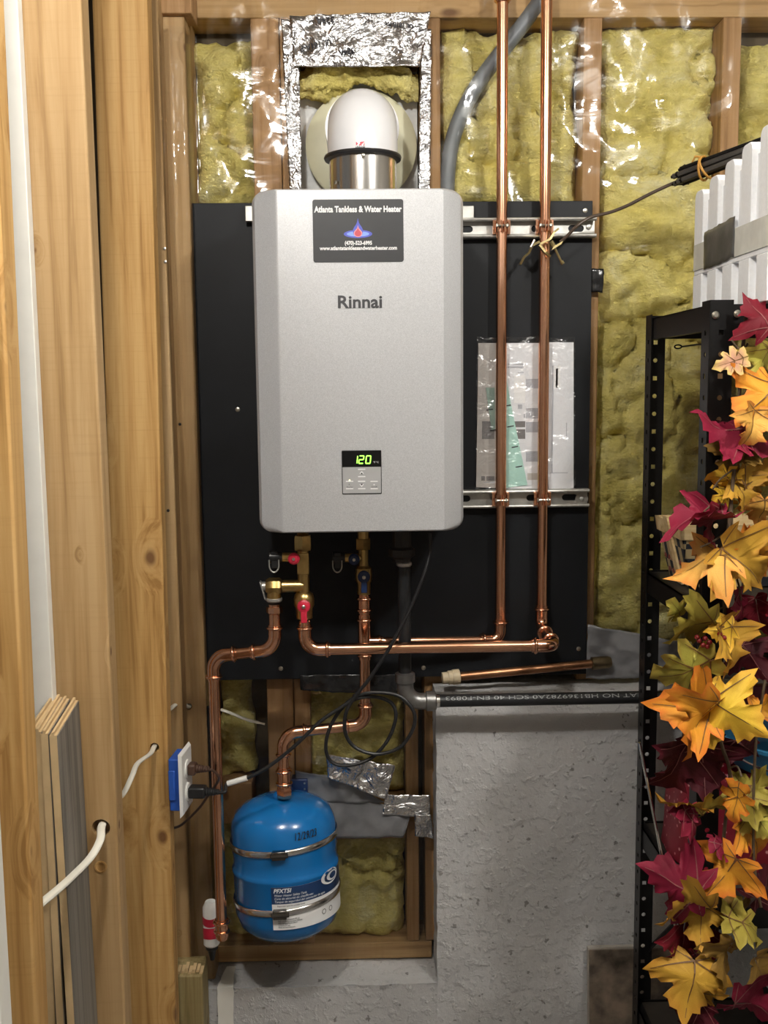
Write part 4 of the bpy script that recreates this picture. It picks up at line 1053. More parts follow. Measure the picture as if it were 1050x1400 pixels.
# local frame: plate normal +X, width along Y (toward +Y is away), origin at plate bottom
mb = MB().add([(0.0, -0.036, 0.0), (0.0, 0.036, 0.0), (0.0, 0.036, 0.116), (0.0, -0.036, 0.116), (0.0055, -0.031, 0.005), (0.0055, 0.031, 0.005), (0.0055, 0.031, 0.111), (0.0055, -0.031, 0.111)],
              [(0,3,2,1), (4,5,6,7), (0,1,5,4), (1,2,6,5), (2,3,7,6), (3,0,4,7)])
obj('cover_plate', mb, WHITE_PL, ob, local=True, bevel=0.001)
mb = MB().box((-0.020, -0.027, 0.010), (-0.0005, 0.029, 0.104)); mb.box((-0.020, -0.031, 0.030), (-0.008, -0.027, 0.085)); obj('blue_box', mb, BLUE_PL, ob, local=True, bevel=0.002)
for z_ in (0.036, 0.078):
    mb = MB().lathe([(0.0165, 0), (0.0165, 0.0022), (0.015, 0.0028)], (0.0052, 0, z_), (1, 0, 0), 24); obj('receptacle', mb, WHITE_PL, ob, local=True)
def plug(name, z_, col, label, L):
    c = Vector(oc) + Vector((0, 0, -0.06)); m = Euler((0, 0, R(-6))).to_matrix()
    o = c + m @ Vector((0.0082, 0, z_))
    t_ = thing(name, o, label, 'plug')
    ax = m @ Vector((1, 0, 0))
    mb = MB().obox(o - m @ Vector((0, 0.011, 0.010)), ax*L, m @ Vector((0, 0.022, 0)), Vector((0, 0, 0.020))); obj('plug_body', mb, col, t_, bevel=0.003)
    mb = MB()
    P = [o + ax*(L+0.002*i) for i in range(13)]
    mb.tube(P, [0.0075 - 0.0003*i + (0.0012 if i % 2 else 0) for i in range(13)], 12); obj('strain_relief', mb, col, t_, smooth=30)
    return o + ax*(L+0.024)
pb = plug('power_plug', 0.036, BLACK_PL, 'black plug in the lower socket of the wall outlet', 0.030)
pt = plug('power_plug', 0.078, BROWN_PL, 'brown plug in the upper socket of the wall outlet', 0.014)

Yk = 1.775
def trail(pts): return smooth_path([at(x, y, Y) if len(p) == 3 else p for p in pts for x, y, Y in [p]], 8)
kc = thing('heater_power_lead', at(590, 735, 1.80), 'black power cord hanging in loops from heater to lower socket', 'cord')
P = [at(588, 730, 1.80), at(588, 752, 1.80), at(578, 790, 1.79), at(556, 842, 1.785), at(530, 890, 1.78), at(505, 928, 1.78), at(485, 953, 1.78),
     at(473, 975, 1.78), at(472, 1002, 1.78), at(486, 1022, 1.78), at(515, 1031, 1.775), at(546, 1022, 1.77), at(564, 998, 1.77), at(566, 974, 1.77), at(548, 953, 1.775), at(520, 947, 1.78), at(490, 951, 1.785),
     at(466, 970, 1.79), at(449, 1000, 1.79), at(446, 1028, 1.79), at(457, 1044, 1.79), at(480, 1046, 1.785), at(508, 1036, 1.785), at(530, 1012, 1.785), at(541, 982, 1.785), at(536, 962, 1.79), at(515, 953, 1.79), at(488, 955, 1.785), at(462, 970, 1.78),
     at(436, 988, 1.775), at(405, 1018, 1.77), at(370, 1046, 1.765), at(338, 1063.5, 1.7615), at(311, 1071.5, 1.762), Vector((pb.x+0.010, pb.y-0.001, pb.z+0.0005)), Vector((pb.x-0.006, pb.y, pb.z))]
obj('cord', MB().tube(smooth_path(P, 7), 0.0033, 10), CORD_M, kc)
a, b = at(311, 1071.5, 1.762), at(338, 1063.5, 1.7615)
mb = MB().tube([a, b], 0.0052, 12); obj('white_sleeve', mb, WHITE_PL, kc)
mb = MB().lathe([(0.005, -0.003), (0.0058, 0), (0.005, 0.003)], at(486, 952, 1.782), (0.4, 0, 1), 10); obj('cord_tie', mb, BLACK_PL, kc)
P = [pt - Vector((0.006, 0, 0)), pt + Vector((0.006, 0.006, -0.006)), pt + Vector((0.012, 0.02, -0.028)), at(283, 1090, 1.80), at(272, 1105, 1.82), at(255, 1122, 1.83), at(244, 1130, 1.84), at(232, 1133, 1.86)]
tag(obj('brown_power_lead', MB().tube(smooth_path(P, 6), 0.0024, 8), BROWN_PL), 'thin brown cord curling down from the upper socket plug', 'cord')

# white cables through the studs
def cable(label, P, r=0.0042): return tag(obj('white_cable', MB().tube(smooth_path(P, 8), r, 10, flat=(1.25, 0.8)), CABLE_W), label, 'cable', 'white cables through the studs')
cable('thick white cable sagging in front of the grey floor planks', [hB + Vector((0.002, 0.03, 0.004)), hB + Vector((0.002, -0.004, 0.004)), at(137, 1148, 1.30), at(124, 1172, 1.27), at(100, 1197, 1.20), at(78, 1217, 1.13), at(50, 1240, 1.07), at(30, 1256, 1.052)], 0.0044)
cable('white cable curving from the hole in the honey coloured stud', [hA + Vector((0, 0.03, 0.002)), hA + Vector((0, -0.004, 0.002)), at(205, 1031, 1.70), at(188, 1044, 1.62), at(180, 1062, 1.56), at(168, 1086, 1.50), at(150, 1100, 1.42), at(140, 1104, 1.392)], 0.0036)
cable('short white cable entering the corner stud above the outlet', [hE + Vector((0, 0.01, 0)), hE + Vector((0, -0.004, 0)), at(252, 960, 1.95), at(242, 962, 1.91), at(232, 970, 1.84), at(222, 976, 1.80)], 0.0034)
P = [at(302, 970, 1.989), at(318, 976, 1.986), at(338, 984, 1.988), at(362, 990, 1.991)]
mb = MB().tube(smooth_path(P, 6), [0.006]*4 + [0.0055]*12 + [0.004]*3, 8, flat=(1, 0.4))
tag(obj('white_cable', mb, CABLE_W), 'flat white cable strip under the film behind the drain pipe', 'cable', 'white cables through the studs')

# leaning floor planks
for i, (nx_, fx_, dxb) in enumerate(((77, 107, 0.0), (65, 95, -0.006), (56, 86, -0.012), (47, 80, -0.018))):
    n_, f_ = at(nx_, 998-i*0.5, 1.185), at(fx_, 964, 1.325)
    z1 = (n_.z+f_.z)/2
    du = Vector((f_.x-n_.x, f_.y-n_.y, 0)); nrm = Vector((-du.y, du.x, 0)).normalized()*0.0085
    n_.z = f_.z = z1 + 0.002*i
    bot = Vector((0.012 + dxb*1.5, 0.004*i, -z1))   # foot kicks out a little
    A, B = Vector(n_), Vector(f_)
    lab = ('front grey laminate plank leaning in the stud bay', 'second grey laminate plank in the leaning stack', 'third grey laminate plank in the leaning stack', 'rearmost grey laminate plank in the leaning stack')[i]
    t_ = thing('floor_plank', (A+B)/2 + bot, lab, 'plank', 'grey laminate planks leaning in the stud bay')
    c = MB(); c.add([A+bot, B+bot, B+bot+nrm, A+bot+nrm, A, B, B+nrm, A+nrm], [(0,3,2,1), (4,5,6,7), (0,1,5,4), (1,2,6,5), (2,3,7,6), (3,0,4,7)]); obj('core', c, PLANK_CORE, t_)
    e = -nrm.normalized()*0.0012
    s0 = du.normalized()*0.001
    c = MB(); c.add([A+s0+bot+e, B-s0+bot+e, B-s0+bot, A+s0+bot, A+s0+e-ZP*.001, B-s0+e-ZP*.001, B-s0-ZP*.001, A+s0-ZP*.001], [(0,3,2,1), (4,5,6,7), (0,1,5,4), (1,2,6,5), (2,3,7,6), (3,0,4,7)]); obj('grey_face', c, PLANK_FACE, t_)
    tg = MB().obox(A+nrm*0.35, du, nrm*0.35, Vector((0, 0, 0.004))); obj('tongue', tg, PLANK_CORE, t_)

# short treated post under the outlet
p0, p1 = at(240, 1326, 1.83), at(276, 1326, 1.83)
mb = MB().box((p0.x-0.03, 1.83, 0.0), (p1.x, 1.90, zat(260, 1334, 1.83)))
po = obj('post_stub', mb, POST_W, bevel=0.003); tag(po, 'short weathered treated post with splintered top below the outlet', 'post')
mb = MB()
for i in range(7):
    x_ = p0.x + (p1.x-p0.x)*i/7; h_ = 0.004+0.008*random.random()*(1 if i < 5 else .4)
    mb.obox((x_, 1.835+0.003*(i % 3), zat(260, 1334, 1.83)-0.001), (0.006, 0, 0), (0, 0.02, 0.002), (0.002, 0, h_))
obj('splinters', mb, PLANK_CORE, po)

# red and white bottle wedged behind the drain pipe
bc = at(290, 1305, 1.872)
bt = thing('small_bottle', bc, 'red and white bottle with black nozzle wedged behind the drain pipe', 'bottle')
zt_ = zat(291, 1232, 1.872); zb_ = zat(291, 1292, 1.872)
mb = MB().lathe([(0.012, 0), (0.0155, 0.004), (0.0155, zt_-zb_-0.012), (0.010, zt_-zb_)], (bc.x, 1.872, zb_), (0.0, 0, 1), 20); bd = obj('bottle_body', mb, WHITE_PL, bt)
mb = MB().grid(16, 3, lambda u, w: (bc.x + 0.016*math.sin(-1.4+2.8*u), 1.872-0.016*math.cos(-1.4+2.8*u), zb_ + 0.016 + 0.022*w + 0.004*math.sin(u*3))); obj('red_label', mb, RED_EN, bd)
mb = MB().grid(16, 3, lambda u, w: (bc.x + 0.016*math.sin(-1.4+2.8*u), 1.872-0.016*math.cos(-1.4+2.8*u), zb_ + 0.048 + 0.016*w - 0.004*math.sin(u*3))); obj('red_label', mb, RED_EN, bd)
mb = MB().lathe([(0.004, zat(290, 1312, 1.872)-zb_), (0.008, -0.010), (0.012, -0.006), (0.012, 0.002)], (bc.x, 1.872, zb_), (0, 0, 1), 16); obj('nozzle', mb, BLACK_PL, bt)

# ================================================================ paperwork in a clear pouch
YPB = 1.9695
def sheet(name, label, corners, Y, mat, cat='booklet', thick=0.0016, group=None):
    P = [at(x, y, Y) for x, y in corners]
    mb = MB().prism([(p.x, p.z) for p in P][::-1], Y-thick, Y)
    return tag(obj(name, mb, mat), label, cat, group)
def prints(parent, Y, items):
    for nm, mat, rects in items:
        mb = MB()
        for x0, y0, x1, y1 in rects:
            a, b = at(x0, y0, Y), at(x1, y1, Y); mb.box((a.x, Y-0.0003, b.z), (b.x, Y, a.z))
        obj(nm, mb, mat, parent, smooth=0)
b1 = sheet('manual_booklet', 'grey toned booklet at the left of the clear pouch', [(654, 469), (694, 469), (696, 668), (651, 666)], YPB, PAPER_G, group='booklets in the clear pouch')
prints(b1, YPB-0.0016, [('photo_print', GREY_DK, [(659, 576, 676, 600)]), ('text_print', GREY_DK, [(658, 651, 663, 657), (665, 651, 676, 657)]), ('rule_print', GREYBAND, [(661, 659, 676, 660)])])
b2 = sheet('manual_booklet', 'white booklet with grey bands in the middle of the pouch', [(690, 469), (745, 469), (745, 668), (690, 668)], YPB-0.0022, PAPER, group='booklets in the clear pouch')
prints(b2, YPB-0.0038, [('band_print', GREYBAND, [(719, 518, 738, 531), (719, 558, 738, 572), (719, 577, 738, 591), (719, 617, 738, 631)]), ('photo_print', GREY_DK, [(702, 576, 718, 584), (704, 587, 718, 600)]),
    ('card_print', WHITE_INK, [(703, 513, 718, 551)]), ('text_print', GREYBAND, [(694, 497, 716, 499), (694, 501, 716, 503), (708, 509, 716, 510), (708, 553, 714, 559), (716, 566, 718, 571)]), ('tab_print', PAPER_G, [(721, 647, 737, 656)])])
b3 = sheet('manual_booklet', 'plain white booklet at the right of the clear pouch', [(742, 468), (784, 468), (784, 671), (750, 669)], YPB-0.0010, PAPER, group='booklets in the clear pouch')
prints(b3, YPB-0.0026, [('title_print', BLACK_INK, [(760, 504, 762.5, 530)]), ('box_print', WHITE_INK, [(757, 500, 766, 531)]), ('fold_line', GREYBAND, [(752, 646, 776, 646.8), (774, 578, 775, 602), (755, 500, 755.6, 646)])])
b4 = sheet('mint_card', 'pale mint green card with short black ticks', [(690, 505), (698, 550), (721, 663), (690, 667)], YPB-0.0042, MINT, 'card')
mb = MB()
for x, y in ((694, 554.5), (698, 583), (704, 611), (709.5, 638)):
    p, q = at(x-4.5, y+0.8, YPB-0.0058), at(x+4.5, y-0.8, YPB-0.0058)
    mb.obox(p + Vector((0, -0.0003, -0.0011)), q-p, (0, 0.0003, 0), (0, 0, 0.0022))
obj('tick_print', mb, BLACK_INK, b4, smooth=0)
b5 = sheet('mint_card', 'narrow mint green sliver over the grey booklet', [(664, 530), (676, 530), (677, 586), (672, 588)], YPB-0.0020, simple('dull_mint', (0.26, 0.36, 0.31), 0.6), 'card')
mb = MB()
for x, y in ((670, 560), (675, 588)):
    p, q = at(x-5, y+0.6, YPB-0.0036), at(x+4, y-0.6, YPB-0.0036); mb.obox(p + Vector((0, -0.0003, -0.001)), q-p, (0, 0.0003, 0), (0, 0, 0.002))
obj('tick_print', mb, BLACK_INK, b5, smooth=0)
Pc = [at(652, 461, 1.961), at(786, 461, 1.961), at(787, 672, 1.961), at(650, 669, 1.961)]
def pouch(u, w):
    p = Pc[3].lerp(Pc[2], u).lerp(Pc[0].lerp(Pc[1], u), w); e = min(u, 1-u)*10
    return p + Vector((0.002*hid(1, 2, p.z, 30)*(u in (0, 1)), -0.002*min(1, e) - (0.003+0.004*(w > 0.78))*abs(hid(p.x, 3, p.z, 24)), 0.003*hid(p.x, 2, 1, 25)*(w == 1)))
mb = MB().grid(40, 56, pouch); tag(obj('clear_pouch', mb, POUCH, smooth=180), 'crinkled clear plastic pouch of manuals hung behind the copper pipes', 'pouch')

# ================================================================ grey conduit behind the film
P = [at(611, 275, 2.008), at(612, 240, 2.008), at(618, 195, 2.008), at(634, 150, 2.006), at(660, 105, 2.004), at(688, 68, 2.004), at(716, 32, 2.004), at(745, -8, 2.006), at(770, -40, 2.008)]
tag(obj('grey_conduit', MB().tube(smooth_path(P, 8), 0.0145, 16), GREY_CONDUIT), 'bent grey plastic conduit under the film beside the vent', 'conduit')

# ================================================================ ground clamp, wire, rod bundle
YG = YUP-0.016
gc = thing('ground_clamp', at(742, 345, YUP), 'brass ground clamp screwed onto the far copper riser', 'clamp')
def strapmb(pts, w, th, Y):
    mb = MB(); Q = [at(x, y, Y_) for x, y, Y_ in pts]
    for i in range(len(Q)-1):
        d_ = (Q[i+1]-Q[i]); n_ = Vector((-d_.z, 0, d_.x)).normalized()*w
        mb.obox(Q[i]-n_/2 - Vector((0, th/2, 0)), d_*1.03, n_, Vector((0, th, 0)))
    return mb
obj('jaw', strapmb([(711, 362, YG), (716, 352, YG-.004), (723, 346, YG-.008), (727, 336, YG-.012), (737, 331, YG-.014)], 0.004, 0.012, YG), CLAMP_BR, gc)
obj('jaw', strapmb([(738, 334, YG-.006), (752, 327, YG-.006), (757, 318, YG-.002), (763, 313, YG+.002)], 0.0035, 0.012, YG), CLAMP_BR, gc)
obj('jaw', strapmb([(737, 335, YG-.01), (745, 345, YG-.01), (752, 351, YG-.004)], 0.0036, 0.011, YG), CLAMP_BR, gc)
mb = MB().tube([at(768, 359, YG-.004), at(757, 336, YG-.004)], 0.0022, 8); mb.tube([at(757, 337, YG-.004), at(753, 330, YG-.004)], 0.0046, 8); obj('clamp_screw', mb, CLAMP_BR, gc)
mb = MB().tube([at(770, 361, YG-.004), at(767.5, 357, YG-.004)], 0.0036, 8); obj('screw_head', mb, CLAMP_BR, gc)
mb = MB().obox(at(757, 337, YG-.012), at(770, 329, YG-.012)-at(757, 337, YG-.012), Vector((0, 0.012, 0)), Vector((-.003, 0, -0.006))); obj('wire_lug', mb, CLAMP_BR, gc)
mb = MB().tube([at(726, 338, YG-.018), at(731, 328, YG-.018)], 0.0026, 8); obj('bolt', mb, SCREW, gc)
P = [at(766, 331, YG-.008), at(776, 322, YG-.014), at(790, 308, YG-.02), at(808, 297, 1.91), at(835, 290, 1.90), at(860, 280, 1.885), at(885, 267, 1.87), at(910, 255, 1.855), at(925, 249, 1.845)]
tag(obj('ground_wire', MB().tube(smooth_path(P, 8), 0.0030, 10), WIRE_BR), 'brown ground wire sweeping from the clamp to the rod bundle', 'wire')
rb_ = thing('rod_bundle', at(925, 245, 1.845), 'bundle of dark metal rods tied with orange ribbon above the foam block', 'rods')
a0, a1 = Vector(at(921, 246, 1.845)), Vector(at(1075, 187, 1.70))
ax = (a1-a0).normalized(); up = Vector((0, 0, 1)); sd = ax.cross(up).normalized(); up = sd.cross(ax)
GUN = simple('gunmetal_rod', (0.20, 0.19, 0.18), 0.28, 0.9)
for i, (s_, u_, l0, l1) in enumerate(((0.0, -0.007, 0, .40), (-0.009, 0.004, 0.008, .42), (0.009, 0.003, 0.005, .38), (0.0, 0.013, 0.016, .41), (0.011, -0.009, .012, .36), (-0.011, -0.008, 0.01, .40))):
    P = [a0 + ax*l0 + sd*s_ + up*u_, a0 + ax*(l0+.07) + sd*s_*.9 + up*u_*.9, a0 + ax*l1 + sd*s_*.5 + up*u_*.4]
    obj('rod', MB().tube(P, 0.0050, 8), BLACK_STEEL if i % 2 else GUN, rb_)
    mb = MB().tube([P[0]-ax*0.004, P[0]+ax*0.010], [0.0025, 0.0062], 6); obj('rod_tip', mb, BLACK_STEEL, rb_)
mb = MB(); c0 = a0 + ax*0.058
for k, tl in ((0, 0.35), (1, -0.35)):
    P = []
    for i in range(17):
        a = 2*math.pi*i/16; P.append(c0 + ax*(0.004*k) + sd*(0.019*math.cos(a)) + up*(0.0195*math.sin(a)) + ax*(0.012*tl*math.sin(a)))
    mb.tube(P, 0.0022, 6, caps=False)
mb.tube([c0+up*0.0195, c0+up*0.025-ax*0.012, c0+up*0.017-ax*0.02], [0.002, 0.0022, 0.001], 6)
obj('ribbon_tie', mb, ORANGE_TIE, rb_)

# ================================================================ brown tiles leaning on the concrete
a, b = at(806, 1298, 1.885), at(930, 1298, 1.885)
tl = thing('stone_tile', ((a.x+b.x)/2, 1.86, 0.0), 'brown stone tile leaning on the concrete behind the shelf post', 'tile')
def quadbox(x0, x1, z0, z1, y_bot, y_top, th):
    return MB().add([(x0, y_bot, z0), (x1, y_bot, z0), (x1, y_bot+th, z0), (x0, y_bot+th, z0), (x0, y_top, z1), (x1, y_top, z1), (x1, y_top+th, z1), (x0, y_top+th, z1)],
                    [(0,3,2,1), (4,5,6,7), (0,1,5,4), (1,2,6,5), (2,3,7,6), (3,0,4,7)])
obj('tile_face', quadbox(a.x, b.x, 0.001, a.z-0.004, 1.850, 1.8875, 0.004), TILE_M, tl)
obj('tile_body', quadbox(a.x-0.002, b.x+0.002, 0.0, a.z, 1.8545, 1.892, 0.008), TILE_EDGE, tl)

# ================================================================ shelf unit
YR_, YF_ = 1.80, 1.474
XS0 = xat(884, 436, YR_); XS1 = XS0 + 0.72
ZST = zat(884, 432, YR_)
FL = 0.0335; TH = 0.0016
su = thing('shelf_unit', ((XS0+XS1)/2, (YR_+YF_)/2, 0.0), 'black boltless steel shelf unit draped with autumn leaves', 'shelf')
def punched(mb, o, u, v, L, pitch, first, hs, pattern):
    """strip from o, width vector u, running along v for L with real punched holes; pattern of 's' and 'r'"""
    o, u, v = Vector(o), Vector(u), Vector(v).normalized(); w = u.length; uu = u.normalized()
    n = int((L-first)/pitch)
    def q(a, b): return o + uu*a + v*b
    if first > 0: mb.add([q(0, 0), q(w, 0), q(w, first), q(0, first)], [(0, 1, 2, 3)])
    for i in range(n):
        b0 = first + pitch*i; c = (w/2, b0+pitch/2); k = pattern[i % len(pattern)]
        if k == 's': inner = [(c[0]+hs*sx, c[1]+hs*sy) for sx, sy in ((1, 0), (1, 1), (0, 1), (-1, 1), (-1, 0), (-1, -1), (0, -1), (1, -1))]
        else: inner = [(c[0]+hs*1.08*math.cos(math.pi/4*j), c[1]+hs*1.08*math.sin(math.pi/4*j)) for j in range(8)]
        outer = [(w, c[1]), (w, b0+pitch), (w/2, b0+pitch), (0, b0+pitch), (0, c[1]), (0, b0), (w/2, b0), (w, b0)]
        mb.add([q(*p) for p in inner] + [q(*p) for p in outer], [(j, 8+j, 8+(j+1) % 8, (j+1) % 8) for j in range(8)])
    b0 = first + pitch*n
    if L-b0 > 1e-4: mb.add([q(0, b0), q(w, b0), q(w, L), q(0, L)], [(0, 1, 2, 3)])
def post(xc, yc, sx, sy, ztop):
    """corner post: two flanges from the outer corner (xc,yc) towards +sx in x and +sy in y"""
    mb = MB()
    punched(mb, (xc, yc, ztop), (sx*FL, 0, 0), (0, 0, -1), ztop, 0.0311, 0.030, 0.0037, 'srsrr')
    punched(mb, (xc, yc, ztop), (0, sy*FL, 0), (0, 0, -1), ztop, 0.0311, 0.030, 0.0037, 'srsrr')
    o = obj('post', mb, BLACK_STEEL, su, smooth=0)
    s_ = o.modifiers.new('thick', 'SOLIDIFY'); s_.thickness = TH; s_.offset = 0
    return o
post(XS0, YR_, 1, -1, ZST); post(XS0, YF_, 1, 1, ZST); post(XS1, YR_, -1, -1, ZST); post(XS1, YF_, -1, 1, ZST)
levels = [ZST-0.006, zat(884, 779, YR_), zat(880, 1122, YR_), zat(872, 1366, YR_)]
SHELF_TOP = simple('dark_shelf_board', (0.035, 0.028, 0.022), 0.5, 0, 0.3, 20)
for i, z in enumerate(levels):
    for (x0, x1, y0, y1) in ((XS0+0.002, XS0+0.0045, YF_, YR_), (XS1-0.0045, XS1-0.002, YF_, YR_)):
        mb = MB().box((x0, y0+0.003, z-0.034), (x1, y1-0.003, z)); mb.box((x0, y0+0.003, z-0.036), (x1+0.010 if x0 < 0.8 else x1, y1-0.003, z-0.034)); mb.box((x0, y0+0.003, z-0.002), (x0+0.012, y1-0.003, z)); obj('side_beam', mb, BLACK_STEEL, su)
    for y0 in (YF_+0.002, YR_-0.0045):
        mb = MB().box((XS0+0.003, y0, z-0.034), (XS1-0.003, y0+0.0025, z)); obj('cross_beam', mb, BLACK_STEEL, su)
    if i:
        mb = MB().box((XS0+0.006, YF_+0.006, z-0.012), (XS1-0.006, YR_-0.006, z-0.0025)); obj('shelf_board', mb, SHELF_TOP, su)
mb = MB().box((XS0+0.006, YF_+0.006, levels[0]-0.012), (XS1-0.006, YR_-0.006, levels[0]-0.0025)); obj('shelf_board', mb, SHELF_TOP, su)
for px, py, Y in ((978, 431, YF_), (1008, 429, YF_), (969+10, 431, YF_)):
    p = at(px, py, YF_-0.001); 
    if px > 1000 or px == 978:
        mb = MB().lathe([(0.0055, 0), (0.0055, -0.002), (0.003, -0.0045)], (p.x, YF_-0.001, p.z), (0, 1, 0), 14); obj('rivet', mb, SCREW, su)
# diagonal brace near the bottom and hook wire
a, b = at(887, 1293, YR_-0.006), at(925, 1254, YR_-0.02)
mb = MB().obox(a - Vector((0, 0.002, 0.012)), b-a, Vector((0, 0.004, 0)), Vector((0.004, 0, 0.014))); obj('brace', mb, BLACK_STEEL, su)
a, b = at(932, 474, YR_-.1), at(975, 470, YF_+.02)
mb = MB().tube([a, a.lerp(b, .5)+Vector((0, 0, .001)), b], 0.0014, 6)
P = [a + Vector((-0.006 + 0.006*math.cos(2*math.pi*i/12), 0, 0.003*math.sin(2*math.pi*i/12))) for i in range(13)]; mb.tube(P, 0.0013, 6, caps=False)
tag(obj('wire_hook', mb, BLACK_STEEL), 'thin twisted wire hook poking out under the top shelf', 'hook')

# ================================================================ foam block on the top shelf
fy0, fy1 = 1.40, 1.745; fx0 = xat(946, 385, 1.735)+0.006; fz0 = levels[0]+0.0005; fzt = zat(946, 262, 1.735)
fb = thing('foam_block', (fx0+0.12, (fy0+fy1)/2, fz0), 'white ribbed styrofoam packing block on the top shelf', 'foam block')
def ribbox(mb, x0, x1, y0, y1, z0, z1, r, n=6):
    """box with the top rounded along the y direction"""
    poly = [(y0, z0), (y1, z0), (y1, z1-r)] + [(y1-r+r*math.cos(math.pi/2*i/n), z1-r+r*math.sin(math.pi/2*i/n)) for i in range(1, n+1)] + [(y0+r-r*math.sin(math.pi/2*i/n), z1-r+r*math.cos(math.pi/2*i/n)) for i in range(0, n+1)]
    k = len(poly); vs = [(x0, y, z) for y, z in poly] + [(x1, y, z) for y, z in poly]
    mb.add(vs, [tuple(range(k))[::-1], tuple(range(k, 2*k))] + [(i, (i+1) % k, (i+1) % k+k, i+k) for i in range(k)])
mb = MB().box((fx0+0.010, fy0+0.004, fz0), (fx0+0.26, fy1-0.003, fzt-0.05))
zm = zat(946, 352, 1.735)
mb.box((fx0, fy0+0.002, zm-0.030), (fx0+0.021, fy1-0.001, zm+0.022))
nr = 5; pw_ = (fy1-fy0)/nr
for i in range(nr):
    y1 = fy1 - pw_*i; y0 = y1 - pw_*0.60; step = 0.009*i
    ribbox(mb, fx0-0.001, fx0+0.022, y0, y1, zm, fzt + step, 0.012)
    ribbox(mb, fx0+0.007, fx0+0.24, y1-pw_, y1-0.002, zm, fzt-0.018 + step, 0.012)
    mb.box((fx0-0.001, y0, fz0), (fx0+0.022, y1, zm-0.03))
obj('foam_body', mb, FOAM, fb, smooth=40, bevel=0.0015)
xt_ = fx0-0.0022
mb = MB().grid(14, 8, lambda u, w: (xt_ - 0.0016*abs(hid(u, 2, w, 3)), 1.690 - 0.135*u, zm - 0.026 + 0.060*w + 0.003*hid(u, 1, w, 5) + 0.004*u)); o = obj('grey_tape', mb, DUCT, fb); s_ = o.modifiers.new('t', 'SOLIDIFY'); s_.thickness = 0.0006
mb = MB().box((fx0-0.0016, fy0+0.002, zm-0.022), (fx0-0.0009, fy1-0.002, zm+0.020)); obj('clear_tape', mb, simple('yellowed_clear_tape', (0.72, 0.72, 0.66), 0.25), fb)

# ================================================================ things on the shelves
# woven basket with dark gingham cloth and pale wooden rim (middle shelf)
zM = levels[1]+0.0005
bc = Vector((XS0+0.102, 1.685, zM))
WOODP = wood('pale_crate_wood', (0.45, 0.30, 0.13), (0.60, 0.43, 0.21), (0.70, 0.54, 0.30), grain=(4, 60, 60), knots=0.05)
def rect_ring(cx, cy, hx, hy, z, n=10):
    return None
bk = thing('gift_basket', bc, 'small wooden slat basket with dark checked fabric on the middle shelf', 'basket')
def taper(mb, c, h0, h1, z0, z1, t_):
    for sx, sy in ((1, 0), (-1, 0), (0, 1), (0, -1)):
        if sx:
            A = [(c.x+sx*h0[0], c.y-h0[1], z0), (c.x+sx*h0[0], c.y+h0[1], z0), (c.x+sx*h1[0], c.y+h1[1], z1), (c.x+sx*h1[0], c.y-h1[1], z1)]; d_ = Vector((-sx*t_, 0, 0))
        else:
            A = [(c.x-h0[0], c.y+sy*h0[1], z0), (c.x+h0[0], c.y+sy*h0[1], z0), (c.x+h1[0], c.y+sy*h1[1], z1), (c.x-h1[0], c.y+sy*h1[1], z1)]; d_ = Vector((0, -sy*t_, 0))
        A = [Vector(p) for p in A]
        mb.add(A + [p+d_ for p in A], [(0,1,2,3), (7,6,5,4), (0,4,5,1), (1,5,6,2), (2,6,7,3), (3,7,4,0)])
t = NT('checked_fabric'); v = t.coord((1, 1, 1), rnd=False)
ck = t.node('ShaderNodeTexChecker'); t.link(v, ck.inputs[0]); ck.inputs['Scale'].default_value = 62
ck.inputs[1].default_value = (0.012, 0.014, 0.022, 1); ck.inputs[2].default_value = (0.40, 0.30, 0.15, 1)
sp = t.node('ShaderNodeSeparateXYZ'); t.link(v, sp.inputs[0])
c = t.mix(t.ramp(sp.outputs[2], [(0.050, 1.0), (0.056, 0.0)]), ck.outputs[0], (0.20, 0.03, 0.02), 'MULTIPLY' if False else 'MIX') if False else ck.outputs[0]
t.base(c, 0.85); CHECK = t.m
RUST = simple('rust_weave', (0.22, 0.05, 0.035), 0.8)
mb = MB(); taper(mb, bc, (0.070, 0.052), (0.088, 0.066), zM, zM+0.082, 0.003); obj('fabric_side', mb, CHECK, bk, smooth=0)
mb = MB(); taper(mb, bc, (0.090, 0.068), (0.093, 0.071), zM+0.080, zM+0.104, 0.006); obj('rim', mb, WOODP, bk, smooth=0)
mb = MB().box((bc.x-0.068, bc.y-0.05, zM), (bc.x+0.068, bc.y+0.05, zM+0.005)); obj('basket_bottom', mb, WOODP, bk)
mb = MB().add([(bc.x-0.098, bc.y-0.012, zM+0.110), (bc.x-0.098, bc.y+0.010, zM+0.110), (bc.x-0.075, bc.y-0.006, zM), (bc.x-0.075, bc.y-0.028, zM), (bc.x-0.094, bc.y-0.012, zM+0.110), (bc.x-0.094, bc.y+0.010, zM+0.110), (bc.x-0.071, bc.y-0.006, zM), (bc.x-0.071, bc.y-0.028, zM)],
              [(0,1,2,3), (7,6,5,4), (0,4,5,1), (1,5,6,2), (2,6,7,3), (3,7,4,0)]); obj('corner_slat', mb, WOODP, bk, smooth=0)
mb = MB()
for i in range(5):
    for j in range(2):
        y = bc.y - 0.045 + 0.02*i + 0.01*j; z_ = zM + 0.012 + 0.022*j; k = (z_-zM)/0.082
        x_ = bc.x - (0.070+0.018*k) - 0.0016
        mb.box((x_, y, z_), (x_+0.001, y+0.010, z_+0.016))
obj('rust_patch', mb, RUST, bk, smooth=0)
